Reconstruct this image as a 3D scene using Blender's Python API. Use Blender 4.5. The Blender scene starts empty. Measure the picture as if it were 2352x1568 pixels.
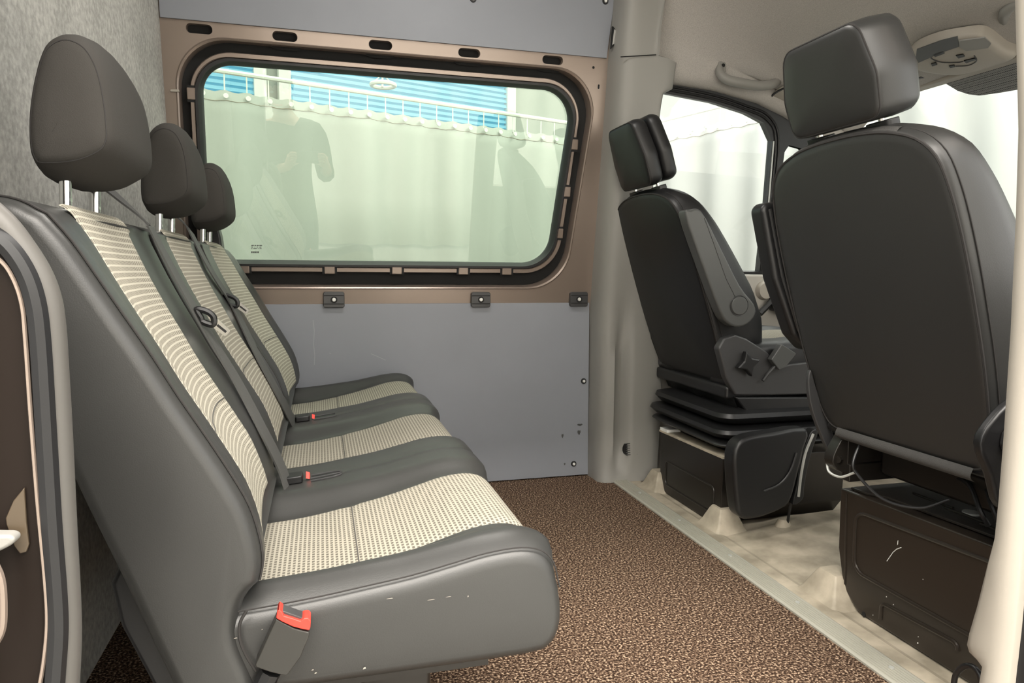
import bpy, bmesh, math, random
from mathutils import Vector, Matrix
random.seed(7)
S = bpy.context.scene
COL = S.collection

# ------------------------------------------------------------------ camera
# van axes: X = towards the cab, Y = across the van (away from the open sliding door), Z = up, floor z = 0
CW, CH = 2352.0, 1568.0
FPX = 1617.1
RC = Matrix(((0.96508291, -0.01922412, 0.26123824),
             (-0.2618516, -0.09737792, 0.96018294),
             (0.00698017, -0.99506179, -0.09901163)))      # camera (right, down, forward) -> van axes
CAM = Vector((0.0, 0.0, 0.74))
cd = bpy.data.cameras.new('camera'); co = bpy.data.objects.new('camera', cd); COL.objects.link(co)
cd.sensor_fit = 'HORIZONTAL'; cd.sensor_width = 36.0; cd.lens = FPX / CW * 36.0; cd.clip_start = 0.02; cd.clip_end = 60
cx, cy, cz = RC.col[0], -RC.col[1], -RC.col[2]
co.matrix_world = Matrix(((cx[0], cy[0], cz[0], CAM[0]), (cx[1], cy[1], cz[1], CAM[1]), (cx[2], cy[2], cz[2], CAM[2]), (0, 0, 0, 1)))
S.camera = co

# ------------------------------------------------------------------ world, lights, exposure
w = bpy.data.worlds.new('World'); S.world = w; w.use_nodes = True
bg = w.node_tree.nodes['Background']; bg.inputs[0].default_value = (1.0, 0.985, 0.95, 1); bg.inputs[1].default_value = 1.9
S.view_settings.view_transform = 'Standard'; S.view_settings.look = 'None'
S.view_settings.exposure = 0.72; S.view_settings.gamma = 1.0; S.view_settings.use_curve_mapping = False
def area(name, loc, target, sx, sy, power, col=(1, .93, .84)):
    l = bpy.data.lights.new(name, 'AREA'); l.shape = 'RECTANGLE'; l.size = sx; l.size_y = sy; l.energy = power; l.color = col
    o = bpy.data.objects.new(name, l); COL.objects.link(o); o.location = loc
    o.rotation_euler = (Vector(target) - Vector(loc)).to_track_quat('-Z', 'Y').to_euler()
    return o
area('hall_area_light', (0.5, -0.55, 3.3), (0.5, 0.75, 0.0), 3.2, 0.5, 105)          # ceiling tubes over the open side door
area('hall_area_light', (-0.2, -1.5, 3.3), (-0.2, -3.0, 0.6), 4.0, 0.5, 300)  # unseen light added on the backdrop curtain, brightening reflection and interior
area('roof_fill_lamp', (0.30, 1.50, 1.868), (0.30, 1.50, 0.0), .60, .16, 7, (1, .95, .88))   # unseen lamp added to brighten the load bay's inside walls
area('hall_area_light', (0.4, 3.35, 3.6), (0.8, 4.4, 0.9), 5.0, 0.5, 15, (1, .98, .93))   # unseen light added to brighten the curtain outside the side window
area('hall_area_light', (2.75, 2.6, 3.6), (2.9, 3.0, 0.8), 0.5, 3.5, 150, (1, .98, .93))  # unseen light added to whiten the curtain beyond driver window and windscreen

# ------------------------------------------------------------------ materials
def new_mat(name):
    m = bpy.data.materials.new(name); m.use_nodes = True
    nt = m.node_tree
    return m, nt, nt.nodes['Principled BSDF']
def node(nt, t, **kw):
    n = nt.nodes.new(t)
    for k, v in kw.items():
        if k.startswith('i_'): n.inputs[k[2:].replace('_', ' ')].default_value = v
        else: setattr(n, k, v)
    return n
def mat(name, col, rough=.5, metal=0.0, spec=.5, bump=0.0, bscale=300.0, var=0.0, vscale=6.0, col2=None, coat=0.0, bdist=.001):
    """plain surface; VAR mixes towards COL2 by soft noise, BUMP adds fine grain"""
    m, nt, b = new_mat(name)
    b.inputs['Base Color'].default_value = (*col, 1); b.inputs['Roughness'].default_value = rough
    b.inputs['Metallic'].default_value = metal; b.inputs['Specular IOR Level'].default_value = spec
    if coat: b.inputs['Coat Weight'].default_value = coat; b.inputs['Coat Roughness'].default_value = .15
    tc = node(nt, 'ShaderNodeTexCoord')
    if bump:
        n = node(nt, 'ShaderNodeTexNoise'); n.inputs['Scale'].default_value = bscale; n.inputs['Detail'].default_value = 3
        nt.links.new(tc.outputs['Object'], n.inputs['Vector'])
        bp = node(nt, 'ShaderNodeBump'); bp.inputs['Strength'].default_value = bump; bp.inputs['Distance'].default_value = bdist
        nt.links.new(n.outputs['Fac'], bp.inputs['Height']); nt.links.new(bp.outputs['Normal'], b.inputs['Normal'])
    if var:
        n = node(nt, 'ShaderNodeTexNoise'); n.inputs['Scale'].default_value = vscale; n.inputs['Detail'].default_value = 6
        nt.links.new(tc.outputs['Object'], n.inputs['Vector'])
        r = node(nt, 'ShaderNodeValToRGB'); r.color_ramp.elements[0].position = .35; r.color_ramp.elements[1].position = .68
        c2 = col2 or tuple(c * .7 for c in col)
        r.color_ramp.elements[0].color = (*[b_ + (a - b_) * var for a, b_ in zip(c2, col)], 1)
        r.color_ramp.elements[1].color = (*col, 1)
        nt.links.new(n.outputs['Fac'], r.inputs['Fac']); nt.links.new(r.outputs['Color'], b.inputs['Base Color'])
    return m
def speckle(name, stops, scale, rough=.95, bump=.5, bdist=.004, detail=2.0, big=0.0, bigscale=4.0):
    """carpet / felt: colour ramp over fine noise with a pile-like bump"""
    m, nt, b = new_mat(name); b.inputs['Roughness'].default_value = rough; b.inputs['Specular IOR Level'].default_value = .15
    tc = node(nt, 'ShaderNodeTexCoord')
    n = node(nt, 'ShaderNodeTexNoise'); n.inputs['Scale'].default_value = scale; n.inputs['Detail'].default_value = detail; n.inputs['Roughness'].default_value = .6
    nt.links.new(tc.outputs['Object'], n.inputs['Vector'])
    r = node(nt, 'ShaderNodeValToRGB')
    e = r.color_ramp.elements
    e[0].position, e[0].color = stops[0][0], (*stops[0][1], 1); e[1].position, e[1].color = stops[-1][0], (*stops[-1][1], 1)
    for p, c in stops[1:-1]:
        k = e.new(p); k.color = (*c, 1)
    fac = n.outputs['Fac']
    if big:
        n2 = node(nt, 'ShaderNodeTexNoise'); n2.inputs['Scale'].default_value = bigscale; n2.inputs['Detail'].default_value = 5
        nt.links.new(tc.outputs['Object'], n2.inputs['Vector'])
        ma = node(nt, 'ShaderNodeMath', operation='MULTIPLY_ADD'); ma.inputs[1].default_value = big; ma.inputs[2].default_value = -big * .5
        nt.links.new(n2.outputs['Fac'], ma.inputs[0])
        ad = node(nt, 'ShaderNodeMath', operation='ADD'); nt.links.new(fac, ad.inputs[0]); nt.links.new(ma.outputs[0], ad.inputs[1]); fac = ad.outputs[0]
    nt.links.new(fac, r.inputs['Fac']); nt.links.new(r.outputs['Color'], b.inputs['Base Color'])
    bp = node(nt, 'ShaderNodeBump'); bp.inputs['Strength'].default_value = bump; bp.inputs['Distance'].default_value = bdist
    nt.links.new(n.outputs['Fac'], bp.inputs['Height']); nt.links.new(bp.outputs['Normal'], b.inputs['Normal'])
    return m
def fabric_mat(name, bw, rh, mortar, dark, light):
    """woven check: rows of grey dashes on cream, laid out in metres over the UV map"""
    m, nt, b = new_mat(name); b.inputs['Roughness'].default_value = .95; b.inputs['Specular IOR Level'].default_value = .1
    uv = node(nt, 'ShaderNodeUVMap')
    br = node(nt, 'ShaderNodeTexBrick', offset=.5, squash=1.0)
    br.inputs['Color1'].default_value = (*dark, 1); br.inputs['Color2'].default_value = (*[c * 1.25 for c in dark], 1); br.inputs['Mortar'].default_value = (*light, 1)
    br.inputs['Scale'].default_value = 1.0; br.inputs['Mortar Size'].default_value = mortar; br.inputs['Mortar Smooth'].default_value = .35
    br.inputs['Brick Width'].default_value = bw; br.inputs['Row Height'].default_value = rh
    nt.links.new(uv.outputs['UV'], br.inputs['Vector']); nt.links.new(br.outputs['Color'], b.inputs['Base Color'])
    bp = node(nt, 'ShaderNodeBump'); bp.inputs['Strength'].default_value = .35; bp.inputs['Distance'].default_value = .001; bp.invert = True
    nt.links.new(br.outputs['Fac'], bp.inputs['Height']); nt.links.new(bp.outputs['Normal'], b.inputs['Normal'])
    return m
def glass_mat(name, tint, refl_scale=1.0):
    m = bpy.data.materials.new(name); m.use_nodes = True; nt = m.node_tree
    for n in list(nt.nodes): nt.nodes.remove(n)
    out = node(nt, 'ShaderNodeOutputMaterial'); mx = node(nt, 'ShaderNodeMixShader')
    tr = node(nt, 'ShaderNodeBsdfTransparent'); tr.inputs[0].default_value = (*tint, 1)
    gl = node(nt, 'ShaderNodeBsdfGlossy'); gl.inputs['Roughness'].default_value = 0.0
    lw = node(nt, 'ShaderNodeLayerWeight'); lw.inputs[0].default_value = .5          # Schlick reflectance of each face
    pw = node(nt, 'ShaderNodeMath', operation='POWER'); pw.inputs[1].default_value = 5.0
    mu = node(nt, 'ShaderNodeMath', operation='MULTIPLY_ADD'); mu.inputs[1].default_value = .9; mu.inputs[2].default_value = .06 * refl_scale; mu.use_clamp = True
    nt.links.new(lw.outputs['Facing'], pw.inputs[0]); nt.links.new(pw.outputs[0], mu.inputs[0]); nt.links.new(mu.outputs[0], mx.inputs[0])
    nt.links.new(tr.outputs[0], mx.inputs[1]); nt.links.new(gl.outputs[0], mx.inputs[2]); nt.links.new(mx.outputs[0], out.inputs[0])
    return m
def emit_mat(name, col, strength):
    m, nt, b = new_mat(name)
    b.inputs['Base Color'].default_value = (0, 0, 0, 1); b.inputs['Emission Color'].default_value = (*col, 1); b.inputs['Emission Strength'].default_value = strength
    return m
M = {}
M['carpet'] = speckle('brown speckled carpet', [(.38, (.020, .011, .007)), (.48, (.065, .037, .023)), (.56, (.21, .140, .095)), (.66, (.60, .45, .32))], 210, bump=.9, bdist=.006, detail=3)
M['felt'] = speckle('grey felt', [(.30, (.27, .27, .25)), (.5, (.36, .357, .335)), (.7, (.46, .455, .425))], 90, bump=.3, bdist=.002, detail=6, big=.5, bigscale=9)
M['headliner'] = speckle('headliner cloth', [(.3, (.36, .34, .315)), (.7, (.48, .455, .425))], 420, bump=.15, bdist=.001)
M['panel'] = mat('grey lining board', (.245, .258, .288), .55, bump=.06, bscale=500, var=.25, vscale=3.5)
M['paint'] = mat('taupe metallic paint', (.278, .222, .186), .33, .5, bump=.02, bscale=60, coat=.3)
M['paint_dark'] = mat('dark brown metallic paint', (.027, .021, .016), .36, .3, coat=.3, bump=.01, bscale=80)
M['trim'] = mat('grey moulded plastic', (.25, .243, .225), .5, bump=.10, bscale=900)
M['trim_light'] = mat('light grey moulded plastic', (.37, .338, .29), .5, bump=.08, bscale=900)
M['black_rubber'] = mat('black rubber', (.010, .010, .011), .45)
M['grey_rubber'] = mat('grey rubber seal', (.085, .08, .073), .5, bump=.05, bscale=400)
M['black_plastic'] = mat('black plastic', (.010, .010, .0105), .40, bump=.08, bscale=1200)
M['dark_plastic'] = mat('charcoal plastic', (.040, .040, .041), .42, bump=.08, bscale=1200)
M['grey_plastic'] = mat('grey plastic', (.068, .070, .068), .4, bump=.05, bscale=900)
M['void'] = mat('dark cavity', (.006, .006, .006), .8)
M['bench_leather'] = mat('charcoal leatherette', (.034, .0340, .0325), .40, bump=.12, bscale=700, var=.25, vscale=5)
M['bench_leather_dark'] = mat('dark charcoal leatherette', (.04, .039, .036), .38, bump=.12, bscale=700)
M['rest_cloth'] = mat('charcoal cloth', (.044, .041, .037), .85, bump=.35, bscale=900, spec=.2)
M['leather'] = mat('black leatherette', (.026, .026, .025), .40, bump=.12, bscale=700)
M['seat_black'] = mat('deep black leatherette', (.007, .007, .0075), .45, bump=.12, bscale=700)
M['thread'] = mat('dark thread', (.02, .018, .017), .8)
M['webbing'] = mat('black belt webbing', (.070, .070, .067), .6, bump=.4, bscale=1500)
M['chrome'] = mat('bright steel', (.75, .75, .74), .18, 1.0)
M['steel'] = mat('brushed aluminium', (.52, .53, .50), .45, .35, bump=.1, bscale=400)
M['white'] = mat('white plastic', (.75, .75, .72), .4)
M['red'] = mat('red plastic', (.75, .045, .03), .38)
M['rubber_floor'] = mat('worn grey rubber', (.50, .44, .345), .6, bump=.25, bscale=500, var=.9, vscale=14, col2=(.25, .22, .165))
M['black_metal'] = mat('black painted metal', (.022, .019, .016), .3, .3, bump=.02, bscale=90)
M['mesh'] = mat('black mesh cloth', (.055, .053, .05), .6, bump=1.0, bscale=700)
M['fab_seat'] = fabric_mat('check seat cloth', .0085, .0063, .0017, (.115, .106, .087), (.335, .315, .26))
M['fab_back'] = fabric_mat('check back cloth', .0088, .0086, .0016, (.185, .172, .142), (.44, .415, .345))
M['glass_green'] = glass_mat('green tinted glass', (.70, .765, .69))
M['glass'] = glass_mat('clear glass', (.965, .985, .97))
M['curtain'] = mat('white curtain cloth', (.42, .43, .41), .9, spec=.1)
M['curtain_bounce'] = mat('pale bounce curtain cloth', (.82, .81, .77), .9, spec=.1)  # paler copy of the curtain cloth, to throw more light into the van
M['skin'] = mat('skin', (.62, .38, .28), .5)
M['shirt'] = mat('black cotton', (.015, .015, .016), .9)
M['trousers'] = mat('dark denim', (.03, .035, .05), .9)
M['hair'] = mat('brown hair', (.06, .04, .025), .6)
M['concrete'] = mat('concrete', (.42, .41, .38), .7, var=.4, vscale=2)
M['dash'] = mat('light dashboard plastic', (.42, .40, .36), .6)
M['panel_scuff'] = mat('scuffed lining board', (.31, .32, .345), .7)
M['jamb'] = mat('dark brown jamb paint', (.012, .008, .006), .55, 0, spec=.15, bump=.02, bscale=60)
M['grease'] = mat('brown grease', (.075, .055, .035), .4)
M['strip'] = mat('ribbed aluminium strip', (.44, .43, .37), .5, .25)
M['buckle'] = mat('charcoal buckle plastic', (.028, .027, .024), .4)

# ------------------------------------------------------------------ helpers
def ray(u, v):
    return RC @ Vector((u - CW / 2, v - CH / 2, FPX)).normalized()
def onX(u, v, x): d = ray(u, v); return CAM + d * ((x - CAM.x) / d.x)
def onY(u, v, y): d = ray(u, v); return CAM + d * ((y - CAM.y) / d.y)
def onZ(u, v, z): d = ray(u, v); return CAM + d * ((z - CAM.z) / d.z)
def onP(u, v, p, n):
    d = ray(u, v); n = Vector(n); return CAM + d * ((Vector(p) - CAM).dot(n) / d.dot(n))
def link(name, me, m=None, parent=None):
    o = bpy.data.objects.new(name, me); COL.objects.link(o)
    if m is not None: me.materials.append(m)
    if parent is not None:
        o.parent = parent
        if parent.type == 'EMPTY': o.matrix_parent_inverse = Matrix.Translation(-parent.location)
    return o
def finish(me, smooth=True, angle=40):
    bm = bmesh.new(); bm.from_mesh(me)
    bmesh.ops.remove_doubles(bm, verts=bm.verts, dist=1e-6)
    bmesh.ops.recalc_face_normals(bm, faces=bm.faces); bm.to_mesh(me); bm.free()
    if smooth:
        me.polygons.foreach_set('use_smooth', [True] * len(me.polygons))
        me.set_sharp_from_angle(angle=math.radians(angle))
    me.update()
def obj(name, V, F, m, parent=None, smooth=True, angle=40, bevel=0.0, seg=2, keep=False):
    me = bpy.data.meshes.new(name); me.from_pydata([tuple(v) for v in V], [], F)
    if not keep: finish(me, smooth, angle)
    o = link(name, me, m, parent)
    if bevel:
        md = o.modifiers.new('bevel', 'BEVEL'); md.width = bevel; md.segments = seg; md.limit_method = 'ANGLE'; md.angle_limit = math.radians(35); md.harden_normals = True
    return o
class B:
    """collects verts and faces of one mesh"""
    def __init__(s): s.V, s.F = [], []
    def add(s, V, F):
        k = len(s.V); s.V += [Vector(v) for v in V]; s.F += [[i + k for i in f] for f in F]; return s
    def box(s, lo, hi):
        x0, y0, z0 = lo; x1, y1, z1 = hi
        return s.add([(x0, y0, z0), (x1, y0, z0), (x1, y1, z0), (x0, y1, z0), (x0, y0, z1), (x1, y0, z1), (x1, y1, z1), (x0, y1, z1)],
                     [(0, 3, 2, 1), (4, 5, 6, 7), (0, 1, 5, 4), (1, 2, 6, 5), (2, 3, 7, 6), (3, 0, 4, 7)])
    def loft(s, rings, closed=True, caps=True):
        n = len(rings[0]); V = [p for r in rings for p in r]; F = []
        for i in range(len(rings) - 1):
            for j in range(n if closed else n - 1):
                a, b = i * n + j, i * n + (j + 1) % n
                F.append((a, b, b + n, a + n))
        if caps and closed: F.append(tuple(range(n))[::-1]); F.append(tuple(range((len(rings) - 1) * n, len(rings) * n)))
        return s.add(V, F)
    def tube(s, path, r, n=10, caps=True, closed=False, flat=None):
        """round tube along PATH; FLAT=(w, t, up) makes a flat strap"""
        path = [Vector(p) for p in path]; rings = []; N = len(path)
        t0 = (path[1] - path[0]).normalized()
        up = Vector((0, 0, 1)) if abs(t0.z) < .9 else Vector((1, 0, 0))
        nrm = (up - t0 * up.dot(t0)).normalized()
        for i, p in enumerate(path):
            a = path[(i - 1) % N] if (closed or i > 0) else p; b = path[(i + 1) % N] if (closed or i < N - 1) else p
            t = (b - a).normalized(); nrm = (nrm - t * nrm.dot(t)).normalized(); bi = t.cross(nrm)
            rr = r[i] if isinstance(r, (list, tuple)) else r
            rings.append([p + (nrm * math.cos(2 * math.pi * k / n) + bi * math.sin(2 * math.pi * k / n)) * rr for k in range(n)])
        if closed: rings.append(rings[0])
        return s.loft(rings, True, caps and not closed)
    def cyl(s, p, axis, r, h, n=24, r2=None):
        p = Vector(p); a = Vector(axis).normalized(); u = a.orthogonal().normalized(); v = a.cross(u); r2 = r if r2 is None else r2
        R = lambda q, rr: [q + (u * math.cos(2 * math.pi * k / n) + v * math.sin(2 * math.pi * k / n)) * rr for k in range(n)]
        return s.loft([R(p, r), R(p + a * h, r2)])
    def prism(s, pts, d):
        d = Vector(d); pts = [Vector(p) for p in pts]
        return s.loft([pts, [p + d for p in pts]])
    def obj(s, name, m, parent=None, **kw): return obj(name, s.V, s.F, m, parent, **kw)
def tag(o, label, cat, group=None):
    o['label'] = label; o['category'] = cat
    if group: o['group'] = group
    return o
def struct(o, label=None, cat=None):
    o['kind'] = 'structure'
    if label: o['label'] = label
    if cat: o['category'] = cat
    return o
def empty(name, loc=(0, 0, 0)):
    o = bpy.data.objects.new(name, None); COL.objects.link(o); o.location = loc; o.empty_display_size = .05; return o
def thing(name, label, cat, loc=(0, 0, 0), group=None):
    return tag(empty(name, loc), label, cat, group)
def smooth_path(pts, n=6, closed=False):
    """Catmull-Rom through the points"""
    P = [Vector(p) for p in pts]; out = []; N = len(P)
    for i in range(N if closed else N - 1):
        p0 = P[(i - 1) % N] if (closed or i > 0) else P[0] * 2 - P[1]
        p1, p2 = P[i], P[(i + 1) % N]
        p3 = P[(i + 2) % N] if (closed or i < N - 2) else P[-1] * 2 - P[-2]
        for k in range(n):
            t = k / n; t2, t3 = t * t, t * t * t
            out.append(.5 * ((2 * p1) + (p2 - p0) * t + (2 * p0 - 5 * p1 + 4 * p2 - p3) * t2 + (3 * p1 - p0 - 3 * p2 + p3) * t3))
    if not closed: out.append(P[-1])
    return out
def rpoly(c, r, n=8):
    """rounded polygon: corners c (vectors), radius r per corner"""
    c = [Vector(p) for p in c]; N = len(c); out = []
    for i, p in enumerate(c):
        a = (c[i - 1] - p); b = (c[(i + 1) % N] - p); rr = r[i] if isinstance(r, (list, tuple)) else r
        an = a.normalized(); bn = b.normalized(); half = math.acos(max(-1, min(1, an.dot(bn)))) / 2
        d = min(rr / math.tan(half), a.length * .49, b.length * .49); q = d * math.tan(half)
        ctr = p + (an + bn).normalized() * (q / math.sin(half))
        s, e = p + an * d - ctr, p + bn * d - ctr
        ang = s.angle(e); ax = s.cross(e)
        for k in range(n + 1):
            out.append(ctr + (Matrix.Rotation(ang * k / n, 3, ax.normalized()) @ s if ax.length > 1e-12 else s))
    return out
def inset2(pts, d):
    """offset a closed 2-D outline inwards by d along vertex normals (outline anticlockwise or not)"""
    n = len(pts); ar = sum(pts[i][0] * pts[(i + 1) % n][1] - pts[(i + 1) % n][0] * pts[i][1] for i in range(n)); sg = 1 if ar > 0 else -1
    out = []
    for i in range(n):
        ax, ay = pts[i - 1]; bx, by = pts[(i + 1) % n]
        tx, ty = bx - ax, by - ay; L = math.hypot(tx, ty) or 1
        out.append((pts[i][0] - ty / L * d * sg, pts[i][1] + tx / L * d * sg))
    return out
def grid(name, us, vs, fn, m, parent=None, uv=None, thick=0.0, smooth=True):
    """surface patch fn(u, v) -> point, with a UV map in metres (u across, v along)"""
    V = [fn(u, v) for v in vs for u in us]; nu = len(us); F = []
    for j in range(len(vs) - 1):
        for i in range(nu - 1):
            a = j * nu + i; F.append((a, a + 1, a + 1 + nu, a + nu))
    me = bpy.data.meshes.new(name); me.from_pydata([tuple(p) for p in V], [], F)
    L = me.uv_layers.new(name='UVMap')
    arc = [0.0]
    for j in range(1, len(vs)):
        arc.append(arc[-1] + (V[j * nu + nu // 2] - V[(j - 1) * nu + nu // 2]).length)
    for p in me.polygons:
        for li in p.loop_indices:
            vi = me.loops[li].vertex_index
            L.data[li].uv = (us[vi % nu], arc[vi // nu])
    if smooth: me.polygons.foreach_set('use_smooth', [True] * len(me.polygons))
    o = link(name, me, m, parent)
    if thick:
        md = o.modifiers.new('thickness', 'SOLIDIFY'); md.thickness = thick; md.offset = -1
    return o
def lerp(a, b, t): return a + (b - a) * t
def lin(a, b, n): return [a + (b - a) * i / (n - 1) for i in range(n)]
def sstep(a, b, x):
    t = max(0, min(1, (x - a) / (b - a))); return t * t * (3 - 2 * t)
def holes_plate(outer, holes):
    """flat plate with holes, triangulated: returns verts, faces"""
    bm = bmesh.new(); es = []
    for loop in [outer] + holes:
        vs = [bm.verts.new(p) for p in loop]
        for i in range(len(vs)): es.append(bm.edges.new((vs[i], vs[(i + 1) % len(vs)])))
    bmesh.ops.triangle_fill(bm, edges=es, use_beauty=True, use_dissolve=False)
    bm.verts.index_update(); V = [v.co.copy() for v in bm.verts]; F = [[v.index for v in f.verts] for f in bm.faces]; bm.free()
    return V, F

# ================================================================== the van's shell
TILT = math.tan(math.radians(8.5)); ZK = .60; YW = 2.361
def yw(z): return YW if z < ZK else YW - (z - ZK) * TILT
WN = Vector((0, 1, TILT)).normalized()                 # outward normal of the upper side wall
def wall(x, z, off=0.0):                               # point on the upper wall, OFF metres outwards
    return Vector((x, yw(z), z)) + WN * off
XP = -.42                                              # carpeted partition behind the bench
# floor and threshold
fl = B().box((XP, .62, -.03), (1.0, 2.40, 0.0)); struct(fl.obj('floor', M['carpet'], smooth=False), 'brown speckled carpet floor of the van', 'floor')
tr = B().prism([(.985, .60, 0), (.985, .60, .004), (.99, .60, .006), (1.04, .60, .006), (1.046, .60, .003), (1.046, .60, 0)], (0, 1.76, 0))
for k in range(7): tr.box((.993 + k * .0065, .60, .0055), (.9955 + k * .0065, 2.30, .0072))
t1 = struct(tr.obj('trim_1', M['strip'], smooth=False), 'aluminium threshold strip along the carpet edge', 'threshold strip')
for k in range(6):
    obj('rivet', *(lambda b: (b.V, b.F))(B().cyl((1.018, .75 + k * .27, .006), (0, 0, 1), .005, .0025, 12)), M['steel'], t1)
# cab floor mat with moulded cones
def mat_floor():
    b = B()
    b.box((1.0, .62, -.04), (2.3, 2.36, -.004))
    b.prism([(1.046, .62, -.004), (1.046, .62, .001), (1.085, .62, .001), (1.10, .62, -.004)], (0, 1.72, 0))
    return b
cabf = thing('cab_floor_mat', 'worn grey rubber mat under the two front seats beyond the aluminium strip', 'floor mat', (1.3, 1.5, 0))
mat_floor().obj('mat', M['rubber_floor'], cabf, smooth=False)
def foot(cxy, s=1.0, h=.06):
    x, y = cxy; b = B()
    R = lambda k, z: rpoly([(x - .05 * k * s, y - .055 * k * s, z), (x + .05 * k * s, y - .055 * k * s, z), (x + .05 * k * s, y + .055 * k * s, z), (x - .05 * k * s, y + .055 * k * s, z)], (.008 * k), 3)
    b.loft([R(1.25, -.004), R(1.1, .004), R(.98, .012), R(.62, h * .85), R(.5, h), R(.2, h)])
    return b.obj('moulded_foot', M['rubber_floor'], cabf, angle=30)
foot((1.135, 1.31)); foot((1.125, 1.77), .9); foot((1.125, 2.16), .9)
b = B().cyl((1.28, 1.70, -.004), (0, 0, 1), .045, .012, 24, .04).cyl((1.28, 1.70, .006), (0, 0, 1), .026, .028, 24, .014); b.obj('moulded_cone', M['rubber_floor'], cabf)
# raised tunnel between the seats
B().loft([[(x, 1.34 + a, z * k - .005) for a, z in ((0, 0), (.06, .25), (.12, .8), (.17, 1), (.40, 1), (.48, 0))] for x, k in ((1.09, .0), (1.2, .010), (1.35, .03), (2.2, .06))], closed=False).obj('tunnel', M['rubber_floor'], cabf, angle=80)

# far side wall: lower skin, painted panel with slots and the window opening, upper skin
def o_ring(x0t, x1t, x0b, x1b, z0, z1, r, off):
    c = [wall(x0b, z0, off), wall(x1b, z0, off), wall(x1t, z1, off), wall(x0t, z1, off)]
    return rpoly(c, r, 12)
def O1(off=0, g=0): return o_ring(-.383 - g, .903 + g, -.392 - g, .826 + g, .683 - g, 1.398 + g, [.10, .15, .14, .14], off)
def O2(off=0, g=0): return o_ring(-.355 - g, .860 + g, -.362 - g, .803 + g, .730 - g, 1.367 + g, [.08, .13, .125, .12], off)
def O3(off=0, g=0): return o_ring(-.341 - g, .847 + g, -.345 - g, .785 + g, .748 - g, 1.350 + g, [.07, .115, .11, .105], off)
def O4(off=0, g=0): return o_ring(-.322 - g, .828 + g, -.326 - g, .769 + g, .764 - g, 1.333 + g, [.06, .10, .095, .085], off)
def slot(x, z, w=.070, h=.026, off=0.0, g=0.0):
    return rpoly([wall(x - w / 2 - g, z - h / 2 - g, off), wall(x + w / 2 + g, z - h / 2 - g, off), wall(x + w / 2 + g, z + h / 2 + g, off), wall(x - w / 2 - g, z + h / 2 + g, off)], h / 2 + g - .0005, 6)
SLOTS = [(-.318, 1.419), (-.086, 1.419), (.190, 1.419), (.464, 1.419), (.739, 1.420)]
XR = 1.052                                              # wall panels run behind the pillar trim
wl = struct(empty('wall_left', (.3, YW, 0)), 'taupe painted far side wall of the van around the window', 'wall')
outer = [wall(XP, .60), wall(XR, .60), wall(XR, 1.475), wall(XP, 1.475)]
V, F = holes_plate(outer, [O1()] + [slot(x, z) for x, z in SLOTS])
b = B().add(V, F)
# rolled lip of the window opening
b.loft([O1(0.0), O1(.006, -.003), O1(.045, -.004)], caps=False)
b.obj('wall_panel', M['paint'], wl, angle=50)
B().loft([O1(-.001, .004), O1(-.004, .001), O1(-.001, -.003)], caps=False).obj('opening_lip', M['paint'], wl)
for x, z in SLOTS:
    s = B().loft([slot(x, z, off=0), slot(x, z, off=.004, g=-.001), slot(x, z, off=.022, g=-.001)], caps=False); s.obj('slot_lip', M['paint'], wl)
    B().loft([slot(x, z, off=.030, g=.02), slot(x, z, off=.031, g=.02)]).obj('slot_cavity', M['void'], wl)
# black channel floor behind the opening, painted inner flange, rubber seal, glass
V, F = holes_plate(O1(.045, .01), [O3(.045, .0)]); B().add(V, F).obj('channel', M['void'], wl)
win = struct(empty('window_1', wall(.25, .70)), 'large green tinted side window above the bench end', 'window')
B().loft([O2(.044), O2(.018, -.001), O2(.014, -.003), O3(.014, .003), O3(.018, .001), O3(.044)], caps=False).obj('inner_flange', M['paint'], win, angle=30)
def tab(x, z, vert):
    w_, h_ = (.026, .034) if vert else (.034, .026)
    c = [wall(x - w_ / 2, z - h_ / 2, .014), wall(x + w_ / 2, z - h_ / 2, .014), wall(x + w_ / 2, z + h_ / 2, .014), wall(x - w_ / 2, z + h_ / 2, .014)]
    k = B().prism([p - WN * .004 for p in c], WN * .012)
    g = B().prism([wall(x + sx * (w_ / 2 + .006 * (not vert)) * (1 if not vert else 1), z + sz * (h_ / 2 + .006 * vert), .0125) for sx, sz in ((-1, -1), (1, -1), (1, 1), (-1, 1))], WN * .004)
    t = k.obj('flange_tab', M['paint'], win, smooth=False, bevel=.003); g.obj('tab_gap', M['void'], t, smooth=False)
tab(-.350, 1.245, True)
for x in (-.23, .03, .245, .468, .620): tab(x, .739, False)
for x, z in ((.836, 1.165), (.820, 1.01), (.803, .87)): tab(x, z, True)
B().loft([O3(.020, .002), O3(.010, -.001), O3(.010, -.008), O4(.020, .004), O4(.030, -.001), O4(.050, 0)], caps=False).obj('rubber_seal', M['black_rubber'], win)
B().loft([O4(.046, .01), O4(.049, .01)]).obj('glass_pane', M['glass_green'], win, smooth=False)
# etched marking in the lower corner of the pane
mk = B()
def pane_rect(u0, v0, u1, v1): 
    p0 = wall(0, 1.0, .0455)
    q = [onP(u, v, p0, WN) for u, v in ((u0, v1), (u1, v1), (u1, v0), (u0, v0))]
    mk.add(q, [(0, 1, 2, 3)])
for k, (a, c) in enumerate(((577, 583), (584.5, 588), (589.5, 594), (595.5, 602))): pane_rect(a, 562.5, c, 564.5); pane_rect(a, 566.5, c - 1.5, 568); 
for a, c in ((577, 580), (582, 590), (592, 594), (596, 601)): pane_rect(a, 570, c, 571.5)
for a in (577, 581.5, 586, 591): pane_rect(a, 577, a + 3.4, 581)
mk.obj('etched_marking', M['grey_plastic'], win, smooth=False)
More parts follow.
